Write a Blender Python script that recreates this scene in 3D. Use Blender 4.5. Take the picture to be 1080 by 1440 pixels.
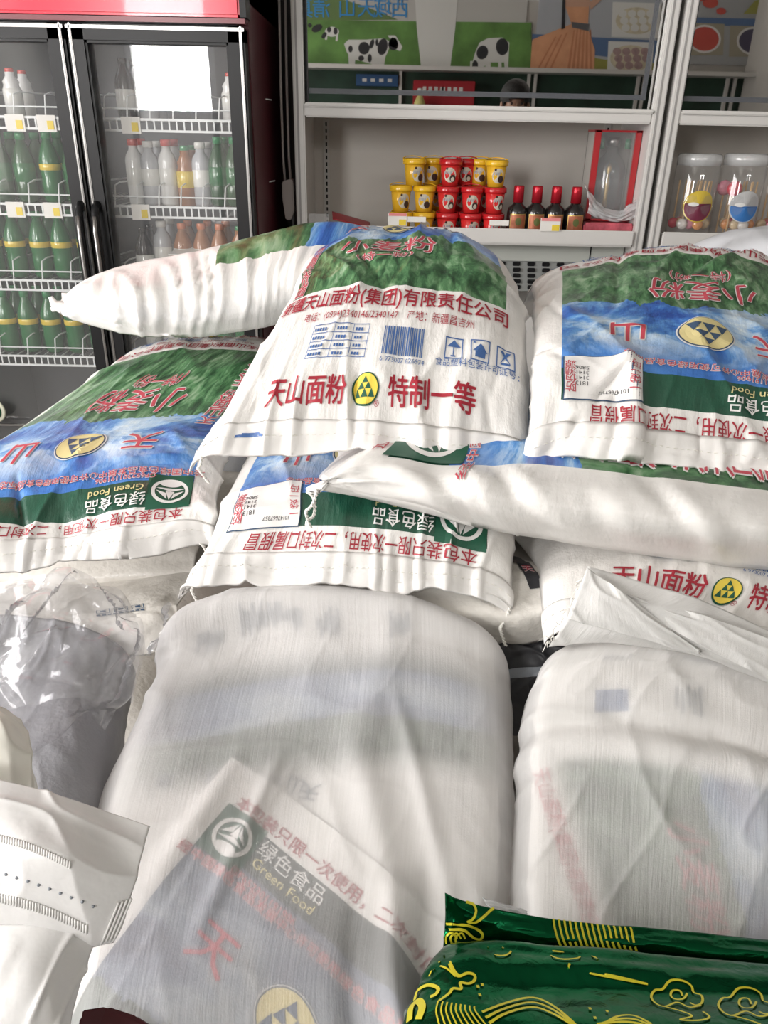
import bpy, bmesh, math, random
import numpy as np
from mathutils import Vector, Matrix
random.seed(7)
SC = bpy.context.scene
C = SC.collection
for o in list(bpy.data.objects): bpy.data.objects.remove(o)

# ------------------------------------------------------------------ camera
F_PX, IW, IH = 1080.0, 1080, 1440
PITCH, ROLL = math.radians(26.3), math.radians(1.2)
CAM = np.array([0.0, 0.0, 1.45])
_F = np.array([0, math.cos(PITCH), -math.sin(PITCH)])
_D0 = np.array([0, -math.sin(PITCH), -math.cos(PITCH)])
_R0 = np.array([1.0, 0, 0])
_R = math.cos(ROLL) * _R0 - math.sin(ROLL) * _D0
_D = math.sin(ROLL) * _R0 + math.cos(ROLL) * _D0
camd = bpy.data.cameras.new('camera')
camd.sensor_fit = 'VERTICAL'; camd.sensor_height = 36.0; camd.sensor_width = 27.0
camd.lens = 36.0 * F_PX / IH
camd.clip_start = 0.02; camd.clip_end = 100
cam = bpy.data.objects.new('camera', camd); C.objects.link(cam)
cam.matrix_world = Matrix((( _R[0], -_D[0], -_F[0], CAM[0]), (_R[1], -_D[1], -_F[1], CAM[1]),
                           (_R[2], -_D[2], -_F[2], CAM[2]), (0, 0, 0, 1)))
SC.camera = cam

def at(px, py, Y):
    """world point seen at photo position (px,py) at forward distance Y"""
    d = _F + (px - 540) / F_PX * _R + (py - 720) / F_PX * _D
    return CAM + d * (Y / d[1])
def proj(P):
    q = np.asarray(P) - CAM
    z = q @ _F
    return np.stack([540 + F_PX * (q @ _R) / z, 720 + F_PX * (q @ _D) / z], -1)

# ------------------------------------------------------------------ light
SC.view_settings.view_transform = 'Standard'; SC.view_settings.look = 'None'
SC.view_settings.gamma = 1; SC.view_settings.use_curve_mapping = False
SC.view_settings.exposure = 0.22
world = bpy.data.worlds.new('world'); SC.world = world; world.use_nodes = True
_bg = world.node_tree.nodes['Background']; _bg.inputs[0].default_value = (0.80, 0.90, 1.0, 1); _bg.inputs[1].default_value = 1.0
def area(name, loc, rot, sx, sy, power, col=(1, 1, 1)):
    l = bpy.data.lights.new(name, 'AREA'); l.shape = 'RECTANGLE'; l.size = sx; l.size_y = sy; l.energy = power; l.color = col
    o = bpy.data.objects.new(name, l); C.objects.link(o); o.location = loc; o.rotation_euler = rot
    return o
# daylight through the left window and glazed shop door; unseen back fanlight added as fill
area('daylight_left_window', (-2.68, 0.15, 1.77), (0, math.radians(-90), 0), 1.5, 2.3, 130, (1.0, .96, .935))
area('daylight_shop_door', (-1.68, -2.13, 2.07), (math.radians(90), 0, 0), 0.66, 1.0, 60, (1.0, .98, .96))
area('fill_back_window', (1.75, -2.13, 2.62), (math.radians(90), 0, 0), 1.9, 0.35, 75, (1.0, 0.96, 0.93))

# ------------------------------------------------------------------ materials
def new_mat(name):
    m = bpy.data.materials.new(name); m.use_nodes = True
    nt = m.node_tree
    return m, nt, nt.nodes['Principled BSDF']
_MC = {}
def mat(name, col, rough=0.5, metal=0.0, bump=0.0, bscale=60.0, var=0.0, vscale=8.0, coat=0.0, spec=0.5, emit=0.0, trans=0.0, sheen=0.0):
    if name in _MC: return _MC[name]
    m, nt, b = new_mat(name)
    b.inputs['Base Color'].default_value = (*col, 1); b.inputs['Roughness'].default_value = rough
    b.inputs['Metallic'].default_value = metal; b.inputs['Coat Weight'].default_value = coat
    b.inputs['Specular IOR Level'].default_value = spec
    b.inputs['Transmission Weight'].default_value = trans
    b.inputs['Sheen Weight'].default_value = sheen
    if emit: b.inputs['Emission Color'].default_value = (*col, 1); b.inputs['Emission Strength'].default_value = emit
    tc = nt.nodes.new('ShaderNodeTexCoord')
    if var:
        n = nt.nodes.new('ShaderNodeTexNoise'); n.inputs['Scale'].default_value = vscale; n.inputs['Detail'].default_value = 4
        nt.links.new(tc.outputs['Object'], n.inputs['Vector'])
        r = nt.nodes.new('ShaderNodeValToRGB')
        r.color_ramp.elements[0].position = .3; r.color_ramp.elements[1].position = .7
        r.color_ramp.elements[0].color = (*[c * (1 - var) for c in col], 1)
        r.color_ramp.elements[1].color = (*[min(1, c * (1 + var)) for c in col], 1)
        nt.links.new(n.outputs['Fac'], r.inputs['Fac']); nt.links.new(r.outputs['Color'], b.inputs['Base Color'])
    if bump:
        n = nt.nodes.new('ShaderNodeTexNoise'); n.inputs['Scale'].default_value = bscale; n.inputs['Detail'].default_value = 3
        nt.links.new(tc.outputs['Object'], n.inputs['Vector'])
        bp = nt.nodes.new('ShaderNodeBump'); bp.inputs['Strength'].default_value = bump; bp.inputs['Distance'].default_value = 0.01
        nt.links.new(n.outputs['Fac'], bp.inputs['Height']); nt.links.new(bp.outputs['Normal'], b.inputs['Normal'])
    _MC[name] = m
    return m

def film_mat(name, tint=(1, 1, 1), haze=0.12, ior=1.5, rough=0.05, hazecol=(.85, .87, .88), boost=1.0):
    """thin clear sheet: see-through, Fresnel gloss, slight milky haze"""
    if name in _MC: return _MC[name]
    m, nt, b = new_mat(name); nt.nodes.remove(b)
    out = nt.nodes['Material Output']
    tr = nt.nodes.new('ShaderNodeBsdfTransparent'); tr.inputs[0].default_value = (*tint, 1)
    df = nt.nodes.new('ShaderNodeBsdfDiffuse'); df.inputs[0].default_value = (*hazecol, 1)
    gl = nt.nodes.new('ShaderNodeBsdfGlossy'); gl.inputs['Roughness'].default_value = rough
    fr = nt.nodes.new('ShaderNodeLayerWeight'); pw = nt.nodes.new('ShaderNodeMath'); pw.operation = 'POWER'; pw.inputs[1].default_value = 4.0
    mu = nt.nodes.new('ShaderNodeMath'); mu.operation = 'MULTIPLY_ADD'; mu.inputs[1].default_value = .85; mu.inputs[2].default_value = .045 * boost; mu.use_clamp = True
    nt.links.new(fr.outputs['Facing'], pw.inputs[0])
    m1 = nt.nodes.new('ShaderNodeMixShader'); m1.inputs[0].default_value = haze
    m2 = nt.nodes.new('ShaderNodeMixShader')
    nt.links.new(tr.outputs[0], m1.inputs[1]); nt.links.new(df.outputs[0], m1.inputs[2])
    nt.links.new(pw.outputs[0], mu.inputs[0]); nt.links.new(mu.outputs[0], m2.inputs[0])
    nt.links.new(m1.outputs[0], m2.inputs[1]); nt.links.new(gl.outputs[0], m2.inputs[2])
    nt.links.new(m2.outputs[0], out.inputs['Surface'])
    _MC[name] = m
    return m

# ------------------------------------------------------------------ object helpers
def tag(o, label=None, cat=None, group=None, kind=None):
    if label: o['label'] = label
    if cat: o['category'] = cat
    if group: o['group'] = group
    if kind: o['kind'] = kind
    return o
def thing(name, loc, label, cat, group=None):
    o = bpy.data.objects.new(name, None); C.objects.link(o); o.empty_display_size = .05
    o.location = Vector([float(x) for x in loc])
    return tag(o, label, cat, group)
def link(name, me, m, parent=None, smooth=False, label=None):
    if m is not None:
        me.materials.clear()
        for mm in (m if isinstance(m, (list, tuple)) else [m]): me.materials.append(mm)
    o = bpy.data.objects.new(name, me); C.objects.link(o)
    if smooth: me.polygons.foreach_set('use_smooth', [True] * len(me.polygons))
    if parent is not None:
        o.parent = parent
        loc = parent.location.copy() if parent.type == 'EMPTY' else Vector((0, 0, 0))   # meshes are built in place
        o.matrix_parent_inverse = Matrix.Translation(-loc)
    if label: o['label'] = label
    return o
def pyd(name, V, Fc, m, parent=None, smooth=False, label=None):
    me = bpy.data.meshes.new(name)
    me.from_pydata([tuple(map(float, v)) for v in V], [], [tuple(map(int, f)) for f in Fc]); me.update()
    return link(name, me, m, parent, smooth, label)
def from_bm(name, bm, m, parent=None, smooth=False, label=None):
    me = bpy.data.meshes.new(name); bmesh.ops.recalc_face_normals(bm, faces=bm.faces); bm.to_mesh(me); bm.free()
    return link(name, me, m, parent, smooth, label)
def add_box(bm, lo, hi, bev=0.0):
    b2 = bmesh.new()
    vs = [b2.verts.new((x, y, z)) for x in (lo[0], hi[0]) for y in (lo[1], hi[1]) for z in (lo[2], hi[2])]
    for f in ((0, 1, 3, 2), (4, 6, 7, 5), (0, 4, 5, 1), (2, 3, 7, 6), (0, 2, 6, 4), (1, 5, 7, 3)):
        b2.faces.new([vs[i] for i in f])
    if bev: bmesh.ops.bevel(b2, geom=list(b2.edges), offset=bev, segments=2, affect='EDGES')
    tmp = bpy.data.meshes.new('t'); b2.to_mesh(tmp); b2.free(); bm.from_mesh(tmp); bpy.data.meshes.remove(tmp)
def box(name, lo, hi, m, parent=None, bev=0.0, label=None):
    bm = bmesh.new(); add_box(bm, lo, hi, bev)
    return from_bm(name, bm, m, parent, False, label)
def add_lathe(bm, prof, seg=20, c=(0, 0, 0), closed=True):
    rings = []
    for r, z in prof:
        if r < 1e-6: rings.append([bm.verts.new((c[0], c[1], c[2] + z))])
        else: rings.append([bm.verts.new((c[0] + r * math.cos(2 * math.pi * k / seg), c[1] + r * math.sin(2 * math.pi * k / seg), c[2] + z)) for k in range(seg)])
    for A, B in zip(rings, rings[1:]):
        if len(A) == 1 and len(B) == 1: continue
        for k in range(seg):
            k2 = (k + 1) % seg
            if len(A) == 1: bm.faces.new((A[0], B[k], B[k2]))
            elif len(B) == 1: bm.faces.new((A[k], A[k2], B[0]))
            else: bm.faces.new((A[k], A[k2], B[k2], B[k]))
def lathe(name, prof, m, parent=None, seg=20, c=(0, 0, 0), label=None):
    bm = bmesh.new(); add_lathe(bm, prof, seg, c)
    return from_bm(name, bm, m, parent, True, label)
def add_tube(bm, pts, r, seg=6):
    pts = [Vector([float(x) for x in p]) for p in pts]
    rings = []; prevn = None
    for i, p in enumerate(pts):
        t = (pts[min(i + 1, len(pts) - 1)] - pts[max(i - 1, 0)])
        if t.length < 1e-9: t = Vector((0, 0, 1))
        t.normalize()
        n = prevn if prevn is not None else (Vector((0, 0, 1)) if abs(t.z) < .9 else Vector((1, 0, 0)))
        n = (n - t * n.dot(t))
        if n.length < 1e-6: n = t.orthogonal()
        n.normalize(); prevn = n; b = t.cross(n)
        rr = r[i] if isinstance(r, (list, tuple)) else r
        rings.append([bm.verts.new(p + n * (rr * math.cos(2 * math.pi * k / seg)) + b * (rr * math.sin(2 * math.pi * k / seg))) for k in range(seg)])
    for A, B in zip(rings, rings[1:]):
        for k in range(seg): bm.faces.new((A[k], A[(k + 1) % seg], B[(k + 1) % seg], B[k]))
    bm.faces.new(rings[0][::-1]); bm.faces.new(rings[-1])
def tube(name, pts, r, m, parent=None, seg=6, label=None):
    bm = bmesh.new(); add_tube(bm, pts, r, seg)
    return from_bm(name, bm, m, parent, True, label)
def copy_tree(o, parent=None, loc=None):
    c = o.copy(); C.objects.link(c)
    if parent is not None: c.parent = parent
    if loc is not None: c.location = Vector([float(x) for x in loc])
    for ch in list(o.children): copy_tree(ch, c)
    return c

# ------------------------------------------------------------------ noise
def _hash(ix, iy, seed):
    h = (ix.astype(np.int64) * 374761393 + iy.astype(np.int64) * 668265263 + seed * 974711) & 0x7fffffff
    h = ((h ^ (h >> 13)) * 1274126177) & 0x7fffffff
    return ((h ^ (h >> 16)) & 0xffff) / 65535.0
def vnoise(x, y, seed=0):
    x = np.asarray(x, float); y = np.asarray(y, float)
    ix = np.floor(x); iy = np.floor(y); fx = x - ix; fy = y - iy
    fx = fx ** 3 * (fx * (fx * 6 - 15) + 10); fy = fy ** 3 * (fy * (fy * 6 - 15) + 10)
    a = _hash(ix, iy, seed); b = _hash(ix + 1, iy, seed); c = _hash(ix, iy + 1, seed); d = _hash(ix + 1, iy + 1, seed)
    return (a + (b - a) * fx) * (1 - fy) + (c + (d - c) * fx) * fy - .5
def ridge(x, y, seed=0):
    return (1 - np.abs(vnoise(x, y, seed)) * 4).clip(0, 1) ** 2
def text_mesh_plain(body, size, bold=.004):
    cu = bpy.data.curves.new('lettering', 'FONT'); cu.body = body; cu.size = size; cu.offset = bold * size
    cu.align_x = 'CENTER'; cu.align_y = 'CENTER'; cu.resolution_u = 2
    o = bpy.data.objects.new('lettering', cu); C.objects.link(o); bpy.context.view_layer.update()
    me = bpy.data.meshes.new_from_object(o.evaluated_get(bpy.context.evaluated_depsgraph_get()))
    bpy.data.objects.remove(o); bpy.data.curves.remove(cu)
    V = [tuple(v.co[:2]) for v in me.vertices]; Fc = [tuple(p.vertices) for p in me.polygons]
    bpy.data.meshes.remove(me)
    return V, Fc
# ------------------------------------------------------------------ the room
XL, XR, YB, YF, ZC = -2.6, 2.9, -2.05, 3.06, 3.0
M_WALL = mat('painted_wall', (.46, .44, .41), .8, bump=.1, bscale=80, var=.04)
M_DARKWALL = mat('dark_back_wall', (.10, .09, .09), .7)
def struct(name, lo, hi, m, bev=0): return tag(box(name, lo, hi, m, None, bev), kind='structure')
def struct_multi(name, boxes, m):
    bm = bmesh.new()
    for lo, hi in boxes: add_box(bm, lo, hi)
    return tag(from_bm(name, bm, m), kind='structure')
M_TILE = mat('floor_tile', (.25, .235, .215), .35, var=.06, vscale=3)
struct('floor', (XL - .1, YB - .1, -.1), (XR + .1, YF + .1, 0), M_TILE)
struct('ceiling', (XL - .1, YB - .1, ZC), (XR + .1, YF + .1, ZC + .1), mat('ceiling_paint', (.52, .51, .48), .85, bump=.05))
struct('wall_front', (XL - .1, YF, 0), (XR + .1, YF + .1, ZC), M_DARKWALL)
struct('wall_right', (XR, YB - .1, 0), (XR + .1, YF, ZC), M_WALL)
wl = dict(y0=-1.05, y1=1.35, z0=1.0, z1=2.55)
struct_multi('wall_left', [((XL - .1, YB - .1, 0), (XL, YF, wl['z0'])), ((XL - .1, YB - .1, wl['z1']), (XL, YF, ZC)),
                           ((XL - .1, YB - .1, wl['z0']), (XL, wl['y0'], wl['z1'])), ((XL - .1, wl['y1'], wl['z0']), (XL, YF, wl['z1']))], M_WALL)
dx0, dx1, dz1 = -2.02, -1.34, 2.62; hx0, hx1, hz0, hz1 = .75, 2.75, 2.42, 2.82
struct_multi('wall_back', [((XL, YB - .1, 0), (dx0, YB, ZC)), ((dx0, YB - .1, dz1), (dx1, YB, ZC)), ((dx1, YB - .1, 0), (hx0, YB, ZC)),
                           ((hx0, YB - .1, 0), (hx1, YB, hz0)), ((hx0, YB - .1, hz1), (hx1, YB, ZC)), ((hx1, YB - .1, 0), (XR, YB, ZC))], M_WALL)
M_ALU = mat('white_window_frame', (.7, .7, .7), .4)
M_PANE = film_mat('window_glass', haze=0.0)
w1 = struct_multi('window_1', [((XL - .07, wl['y0'], wl['z0']), (XL - .02, wl['y1'], wl['z0'] + .05)), ((XL - .07, wl['y0'], wl['z1'] - .05), (XL - .02, wl['y1'], wl['z1'])),
                               ((XL - .07, .13, wl['z0']), (XL - .02, .18, wl['z1']))], M_ALU)
box('pane', (XL - .05, wl['y0'], wl['z0']), (XL - .045, wl['y1'], wl['z1']), M_PANE, w1)
w2 = struct_multi('fill_window', [((hx0, YB - .07, hz0), (hx1, YB - .02, hz0 + .04)), ((hx0, YB - .07, hz1 - .04), (hx1, YB - .02, hz1)), ((1.73, YB - .07, hz0), (1.77, YB - .02, hz1))], M_ALU)  # unseen fanlight, added as the opening for the fill light
box('pane', (hx0, YB - .05, hz0), (hx1, YB - .045, hz1), M_PANE, w2)
d1 = struct_multi('door_1', [((dx0, YB - .07, 0), (dx0 + .05, YB - .02, dz1)), ((dx1 - .05, YB - .07, 0), (dx1, YB - .02, dz1)), ((dx0, YB - .07, dz1 - .05), (dx1, YB - .02, dz1)),
                             ((dx0, YB - .07, 0), (dx1, YB - .02, 1.56))], M_ALU)
box('pane', (dx0, YB - .05, 1.56), (dx1, YB - .045, dz1), M_PANE, d1)

# ------------------------------------------------------------------ drink cooler
M_BLACK = mat('black_plastic', (.008, .008, .009), .38, spec=.3)
M_CHROME = mat('chrome_trim', (.38, .37, .36), .28, 1.0)
M_GLASS = film_mat('cooler_glass', haze=.035, ior=1.6, rough=.01, boost=1.5)
M_RACK = mat('white_coated_wire', (.72, .74, .74), .35)
YFR = 2.30
XF1 = at(354, 160, YFR)[0]; XF0 = XF1 - 1.06; XM = at(120, 210, YFR)[0]
ZH0 = at(200, 24, YFR)[2]
ck = thing('drink_cooler', ((XF0 + XF1) / 2, YFR + .34, 0), 'tall black two-door drink cooler with red header panel at the left', 'cooler')
bm = bmesh.new()
for lo, hi in (((XF0, YFR + .04, .12), (XF0 + .03, YFR + .68, 2.1)), ((XF0, YFR + .65, .12), (XF1, YFR + .68, 2.1)),
               ((XF0, YFR + .04, .06), (XF1, YFR + .68, .16)), ((XF0, YFR + .04, 1.74), (XF1, YFR + .68, 2.1)), ((XF0, YFR + .10, .0), (XF1, YFR + .6, .06))): add_box(bm, lo, hi)
from_bm('cabinet_body', bm, mat('cooler_inside_grey', (.16, .165, .18), .5), ck)
box('side_panel', (XF1 - .03, YFR + .02, .06), (XF1, YFR + .68, 2.1), mat('dark_red_side_panel', (.085, .012, .018), .4), ck)
box('header_panel', (XF0, YFR - .035, ZH0), (XF1 - .012, YFR + .03, 2.1), mat('red_header_panel', (.80, .015, .05), .25, coat=.4), ck, .006)
box('header_end_cap', (XF1 - .012, YFR - .035, ZH0), (XF1 + .004, YFR + .03, 2.1), M_BLACK, ck)
box('header_trim', (XF0, YFR - .036, ZH0 - .014), (XF1, YFR - .01, ZH0 - .003), mat('dark_red_trim', (.16, .02, .03), .3), ck)
lb = box('interior_lamp', (XF0 + .08, YFR + .09, 1.715), (XF1 - .08, YFR + .12, 1.735), mat('lamp_tube', (.9, .95, 1), emit=2.5), ck)
ZD0, ZD1 = .30, ZH0 - .018
def door(x0, x1, hinge_left):
    d = bpy.data.objects.new('door', None)
    bm = bmesh.new(); fw = .048; y0, y1 = YFR - .03, YFR + .03
    for lo, hi in (((x0, y0, ZD0), (x0 + fw, y1, ZD1)), ((x1 - fw, y0, ZD0), (x1, y1, ZD1)), ((x0, y0, ZD1 - .042), (x1, y1, ZD1)), ((x0, y0, ZD0), (x1, y1, ZD0 + .09))): add_box(bm, lo, hi, .006)
    f = from_bm('door', bm, M_BLACK, ck)
    box('glass_pane', (x0 + fw, YFR - .004, ZD0 + .09), (x1 - fw, YFR + .002, ZD1 - .042), M_GLASS, f)
    for xx in (x0 + .006, x1 - .013): box('chrome_strip', (xx, y0 - .004, ZD0), (xx + .007, y0 + .001, ZD1), M_CHROME, f, .002)
    box('chrome_strip', (x0, y0 - .004, ZD1 - .012), (x1, y0 + .001, ZD1 - .004), M_CHROME, f, .001)
    return f
dL = door(XF0 + .004, XM - .003, True); dR = door(XM + .003, XF1 - .004, False)
for d_, x in ((dL, XM - .022), (dR, XM + .022)):
    zt = at(110, 290, YFR)[2]
    tube('handle', [(x, YFR - .03, zt + .01), (x, YFR - .055, zt - .01), (x, YFR - .062, zt - .06), (x, YFR - .062, zt - .24), (x, YFR - .055, zt - .30), (x, YFR - .03, zt - .32)], .011, M_BLACK, d_, 10)
    tube('handle_chrome', [(x, YFR - .066, zt - .02), (x, YFR - .0735, zt - .06), (x, YFR - .0735, zt - .24), (x, YFR - .066, zt - .29)], .006, M_CHROME, d_, 8)
RZ = [at(200, 168, YFR + .08)[2], at(240, 291, YFR + .08)[2], at(60, 394, YFR + .08)[2], at(60, 500, YFR + .08)[2]]
M_TAGW = mat('price_paper', (.78, .76, .72), .6); M_TAGY = mat('price_yellow', (.8, .6, .05), .6); M_TAGP = mat('price_pink', (.75, .25, .25), .6)
def rack(x0, x1, z, ntag):
    bm = bmesh.new(); y0, y1 = YFR + .075, YFR + .60
    for zz in (z, z - .028): add_box(bm, (x0, y0 - .004, zz - .003), (x1, y0, zz + .003))
    n = int((x1 - x0) / .020)
    for k in range(n + 1): x = x0 + (x1 - x0) * k / n; add_box(bm, (x - .002, y0 - .003, z - .028), (x + .002, y0, z))
    nw = int((x1 - x0) / .028)
    for k in range(nw + 1): x = x0 + (x1 - x0) * k / nw; add_box(bm, (x - .0013, y0, z - .004), (x + .0013, y1, z - .001))
    add_tube(bm, [(x0, y0 + .004, z + .026), (x1, y0 + .004, z + .026)], .0022, 6)
    nf = 6
    for k in range(nf + 1):
        x = x0 + (x1 - x0) * (k + .1) / (nf + .2); add_tube(bm, [(x, y0 + .002, z), (x + .006, y0 + .004, z + .055), (x + .012, y0 + .03, z + .062), (x + .05, y0 + .25, z + .062)], .0022, 6)
    r = from_bm('wire_rack', bm, M_RACK, ck)
    for k in range(ntag):
        x = x0 + (x1 - x0) * (.14 + .8 * k / max(1, ntag)); t_ = box('price_tag', (x, y0 - .008, z - .036), (x + .052, y0 - .005, z + .006), M_TAGW, r)
        box('price_patch', (x + .028, y0 - .0095, z - .03), (x + .046, y0 - .0085, z - .008), M_TAGY, r)
for k, z in enumerate(RZ):
    rack(XF0 + .035, XM - .03, z, (5, 4, 0, 0)[k]); rack(XM + .03, XF1 - .035, z, (1, 1, 0, 0)[k])
bx = at(-2, 572, YFR)
tx = lathe('round_badge', [(0, 0), (.036, 0), (.04, .003), (.036, .006), (0, .006)], mat('badge_cream', (.62, .62, .50), .4), ck, 28)
tx.data.transform(Matrix.Translation((bx[0], YFR - .036, bx[2])) @ Matrix.Rotation(math.radians(90), 4, 'X'))
tx = lathe('badge_field', [(0, 0), (.028, 0), (.028, .002), (0, .002)], mat('badge_green', (.02, .10, .05), .4), ck, 28)
tx.data.transform(Matrix.Translation((bx[0], YFR - .042, bx[2])) @ Matrix.Rotation(math.radians(90), 4, 'X'))
box('kick_strip', (XF0, YFR - .034, at(20, 592, YFR)[2] - .004), (XF1, YFR - .03, at(20, 592, YFR)[2] + .002), M_CHROME, ck)

# ------------------------------------------------------------------ display shelf units with mirrors
M_SHELF = mat('white_coated_steel', (.66, .645, .62), .35, coat=.15)
M_SHBACK = mat('cream_back_panel', (.62, .585, .54), .5)
M_MIRROR = mat('tinted_mirror', (.44, .435, .42), .015, 1.0)
YS = 2.60
YSB = YS + .36
Z_DIV1, Z_DIV0 = at(600, 147, YS)[2], at(600, 168, YS)[2]
Z_SH1, Z_SH0 = at(660, 320, YS)[2], at(660, 341, YS)[2]
Z_BD = Z_SH1 - .042
def shelf_unit(x0, x1, label):
    u = thing('display_shelf', ((x0 + x1) / 2, YS + .17, 0), label, 'shelf')
    pw = .033
    for xa in (x0, x1 - pw):
        box('upright', (xa, YS, 0), (xa + pw, YS + .03, 2.45), M_SHELF, u, .004)
        box('upright_groove', (xa + .010, YS - .001, 0), (xa + .016, YS + .002, 2.45), mat('groove_grey', (.33, .32, .31), .5), u)
        box('side_panel', (xa + .006, YS + .03, 0), (xa + .027, YSB + .02, 2.45), M_SHELF, u)
    box('divider_board', (x0 + pw, YS + .002, Z_DIV0), (x1 - pw, YS + .05, Z_DIV1), M_SHELF, u, .004)
    box('divider_rail', (x0 + pw, YS - .008, Z_DIV1 - .012), (x1 - pw, YS + .004, Z_DIV1 - .002), M_SHELF, u, .003)
    box('upper_board', (x0 + pw, YS + .05, Z_DIV1 - .02), (x1 - pw, YSB, Z_DIV1 - .004), M_SHELF, u)
    box('back_panel', (x0 + .02, YSB, 0), (x1 - .02, YSB + .012, Z_DIV1), M_SHBACK, u)
    mr = box('mirror', (x0 + pw + .008, YS + .036, Z_DIV1), (x1 - pw, YS + .040, 2.42), M_MIRROR, u)
    box('mirror_edge', (x0 + pw, YS + .028, Z_DIV1), (x0 + pw + .010, YS + .042, 2.42), M_BLACK, mr)
    zb = at(600, 131, YS + .036)[2]
    M_FROST = film_mat('frosted_mirror_line', haze=.45, hazecol=(.12, .13, .15), rough=.5)
    box('frosted_line', (x0 + .036, YS + .0350, zb - .007), (x1 - .066, YS + .0355, zb + .007), M_FROST, mr)
    box('frosted_line', (x1 - .066, YS + .0350, zb - .007), (x1 - .052, YS + .0355, 2.40), M_FROST, mr)
    # slotted strip in the back corner
    for xs in (x0 + .068, x1 - .075):
        st = box('slotted_strip', (xs - .008, YSB - .006, Z_BD), (xs + .012, YSB, Z_DIV0), M_SHELF, u)
        z = Z_BD + .01
        while z < Z_DIV0 - .01:
            box('slot', (xs, YSB - .0075, z), (xs + .005, YSB - .0055, z + .0125), M_BLACK, st); z += .021
    sb = box('shelf_board', (x0 + pw + .004, YS - .004, Z_BD - .008), (x1 - pw - .004, YSB, Z_BD), M_SHELF, u, .001)
    box('front_lip', (x0 + pw + .004, YS - .012, Z_SH0), (x1 - pw - .004, YS - .002, Z_SH1), M_SHELF, sb, .003)
    # lower storey: pale fascia, vent row, shadow
    box('lower_fascia', (x0 + pw, YS + .09, Z_SH0 - .066), (x1 - pw, YS + .11, Z_SH0 - .002), mat('pale_green_grey_panel', (.50, .52, .48), .5), u)
    zz = Z_SH0 - .066
    vp = box('vent_panel', (x0 + pw, YS + .10, zz - .10), (x1 - pw, YS + .12, zz), mat('vent_grey', (.28, .29, .28), .5), u)
    x = x0 + .07
    while x < x1 - .08:
        bm = bmesh.new()
        for k in range(5): add_box(bm, (x + k * .002, YS + .094 - .004 * (k % 2), zz - .017 - k * .019), (x + .025 + k * .002, YS + .10, zz - .004 - k * .019), .002)
        tag(from_bm('vent_louvre', bm, M_BLACK, vp), kind='stuff'); x += .0495
    box('panel_seam', (x1 - .145, YS + .088, Z_SH0 - .066), (x1 - .1415, YS + .0915, Z_SH0 - .004), M_BLACK, u)
    box('plinth', (x0 + pw, YS + .02, 0), (x1 - pw, YS + .05, .9), M_SHELF, u)
    return u
XS0, XS1 = at(414, 200, YS)[0], at(933, 165, YS)[0]
su1 = shelf_unit(XS0, XS1, 'white steel display shelf with mirror back, candy buckets and bottles on its shelf')
XT0 = at(941, 165, YS)[0]; XT1 = XT0 + (XS1 - XS0)
su2 = shelf_unit(XT0, XT1, 'white steel display shelf with mirror back at the right, holding lollipop jars')
box('unit_gap_filler', (XS1 + .002, YS + .10, 0), (XT0 - .002, YS + .11, 2.4), M_BLACK, su1)

# ------------------------------------------------------------------ opposite side of the shop (seen only in the shelf mirrors)
YV = 2 * (YS + .036) - YB            # where the mirror image of the back wall appears to stand
def wallpt(px, py, e=.0):
    p = at(px, py, YV); return (p[0], YB + .012 + e, p[2])
M_ = lambda n, c: mat(n, c, .5)
P_GRASS = mat('print_grass', (.13, .27, .07), .5, var=.3, vscale=6); P_SKY = M_('print_pale_sky', (.55, .54, .52)); P_WHITE = M_('print_white', (.72, .72, .70)); P_BLACKP = M_('print_black', (.03, .03, .035))
P_BLUE = M_('print_blue_letters', (.05, .28, .62)); P_HILL = M_('print_olive_hill', (.14, .22, .08)); P_LAKE = M_('print_lake', (.10, .17, .32)); P_DRESS = mat('print_peach_dress', (.72, .36, .20), .5, var=.12, vscale=9)
P_SKIN = M_('print_skin', (.60, .36, .26)); P_GOLD = M_('print_olive_gold', (.32, .32, .08)); P_RED = M_('print_red_fruit', (.55, .09, .07)); P_PURP = M_('print_dark_berries', (.09, .08, .13)); P_CREAM = mat('print_cream_food', (.62, .56, .42), .5, var=.2, vscale=25); P_PURPLEF = mat('print_mauve_fruit', (.38, .26, .26), .5, var=.2, vscale=25)
def poly(name, pts, m, parent, e):
    V = [wallpt(x, y, e) for x, y in pts]
    bm = bmesh.new(); f = bm.faces.new([bm.verts.new(v) for v in V])
    if f.normal.y < 0: f.normal_flip()
    bm.normal_update()
    if f.normal.y < 0: bmesh.ops.reverse_faces(bm, faces=[f])
    bmesh.ops.triangulate(bm, faces=list(bm.faces))
    me = bpy.data.meshes.new(name); bm.to_mesh(me); bm.free()
    return link(name, me, m, parent)
def ell(cx, cy, rx, ry, n=20, rot=0): return [(cx + rx * math.cos(t) * math.cos(rot) - ry * math.sin(t) * math.sin(rot), cy + rx * math.cos(t) * math.sin(rot) + ry * math.sin(t) * math.cos(rot)) for t in [2 * math.pi * k / n for k in range(n)]]
def board(name, x0, x1, y0, y1, m, label, cat='poster'):
    A, B = wallpt(x0, y1), wallpt(x1, y0)
    return tag(box(name, (A[0], YB + .001, A[2]), (B[0], YB + .011, B[2]), m, None), label, cat)
p1 = board('wall_poster', 405, 747, -60, 106, P_SKY, 'milk poster with cows on green grass, reflected in the shelf mirror')
poly('printed_hill', [(405, 30), (405, -6), (470, -4), (510, 8), (560, 28)], P_HILL, p1, .0005)
poly('printed_grass', [(405, 28), (747, 32), (747, 106), (405, 104)], P_GRASS, p1, .001)
poly('printed_milk_glass', [(582, -30), (646, -30), (640, 40), (633, 94), (612, 99), (592, 94), (586, 40)], P_WHITE, p1, .002)
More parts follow.
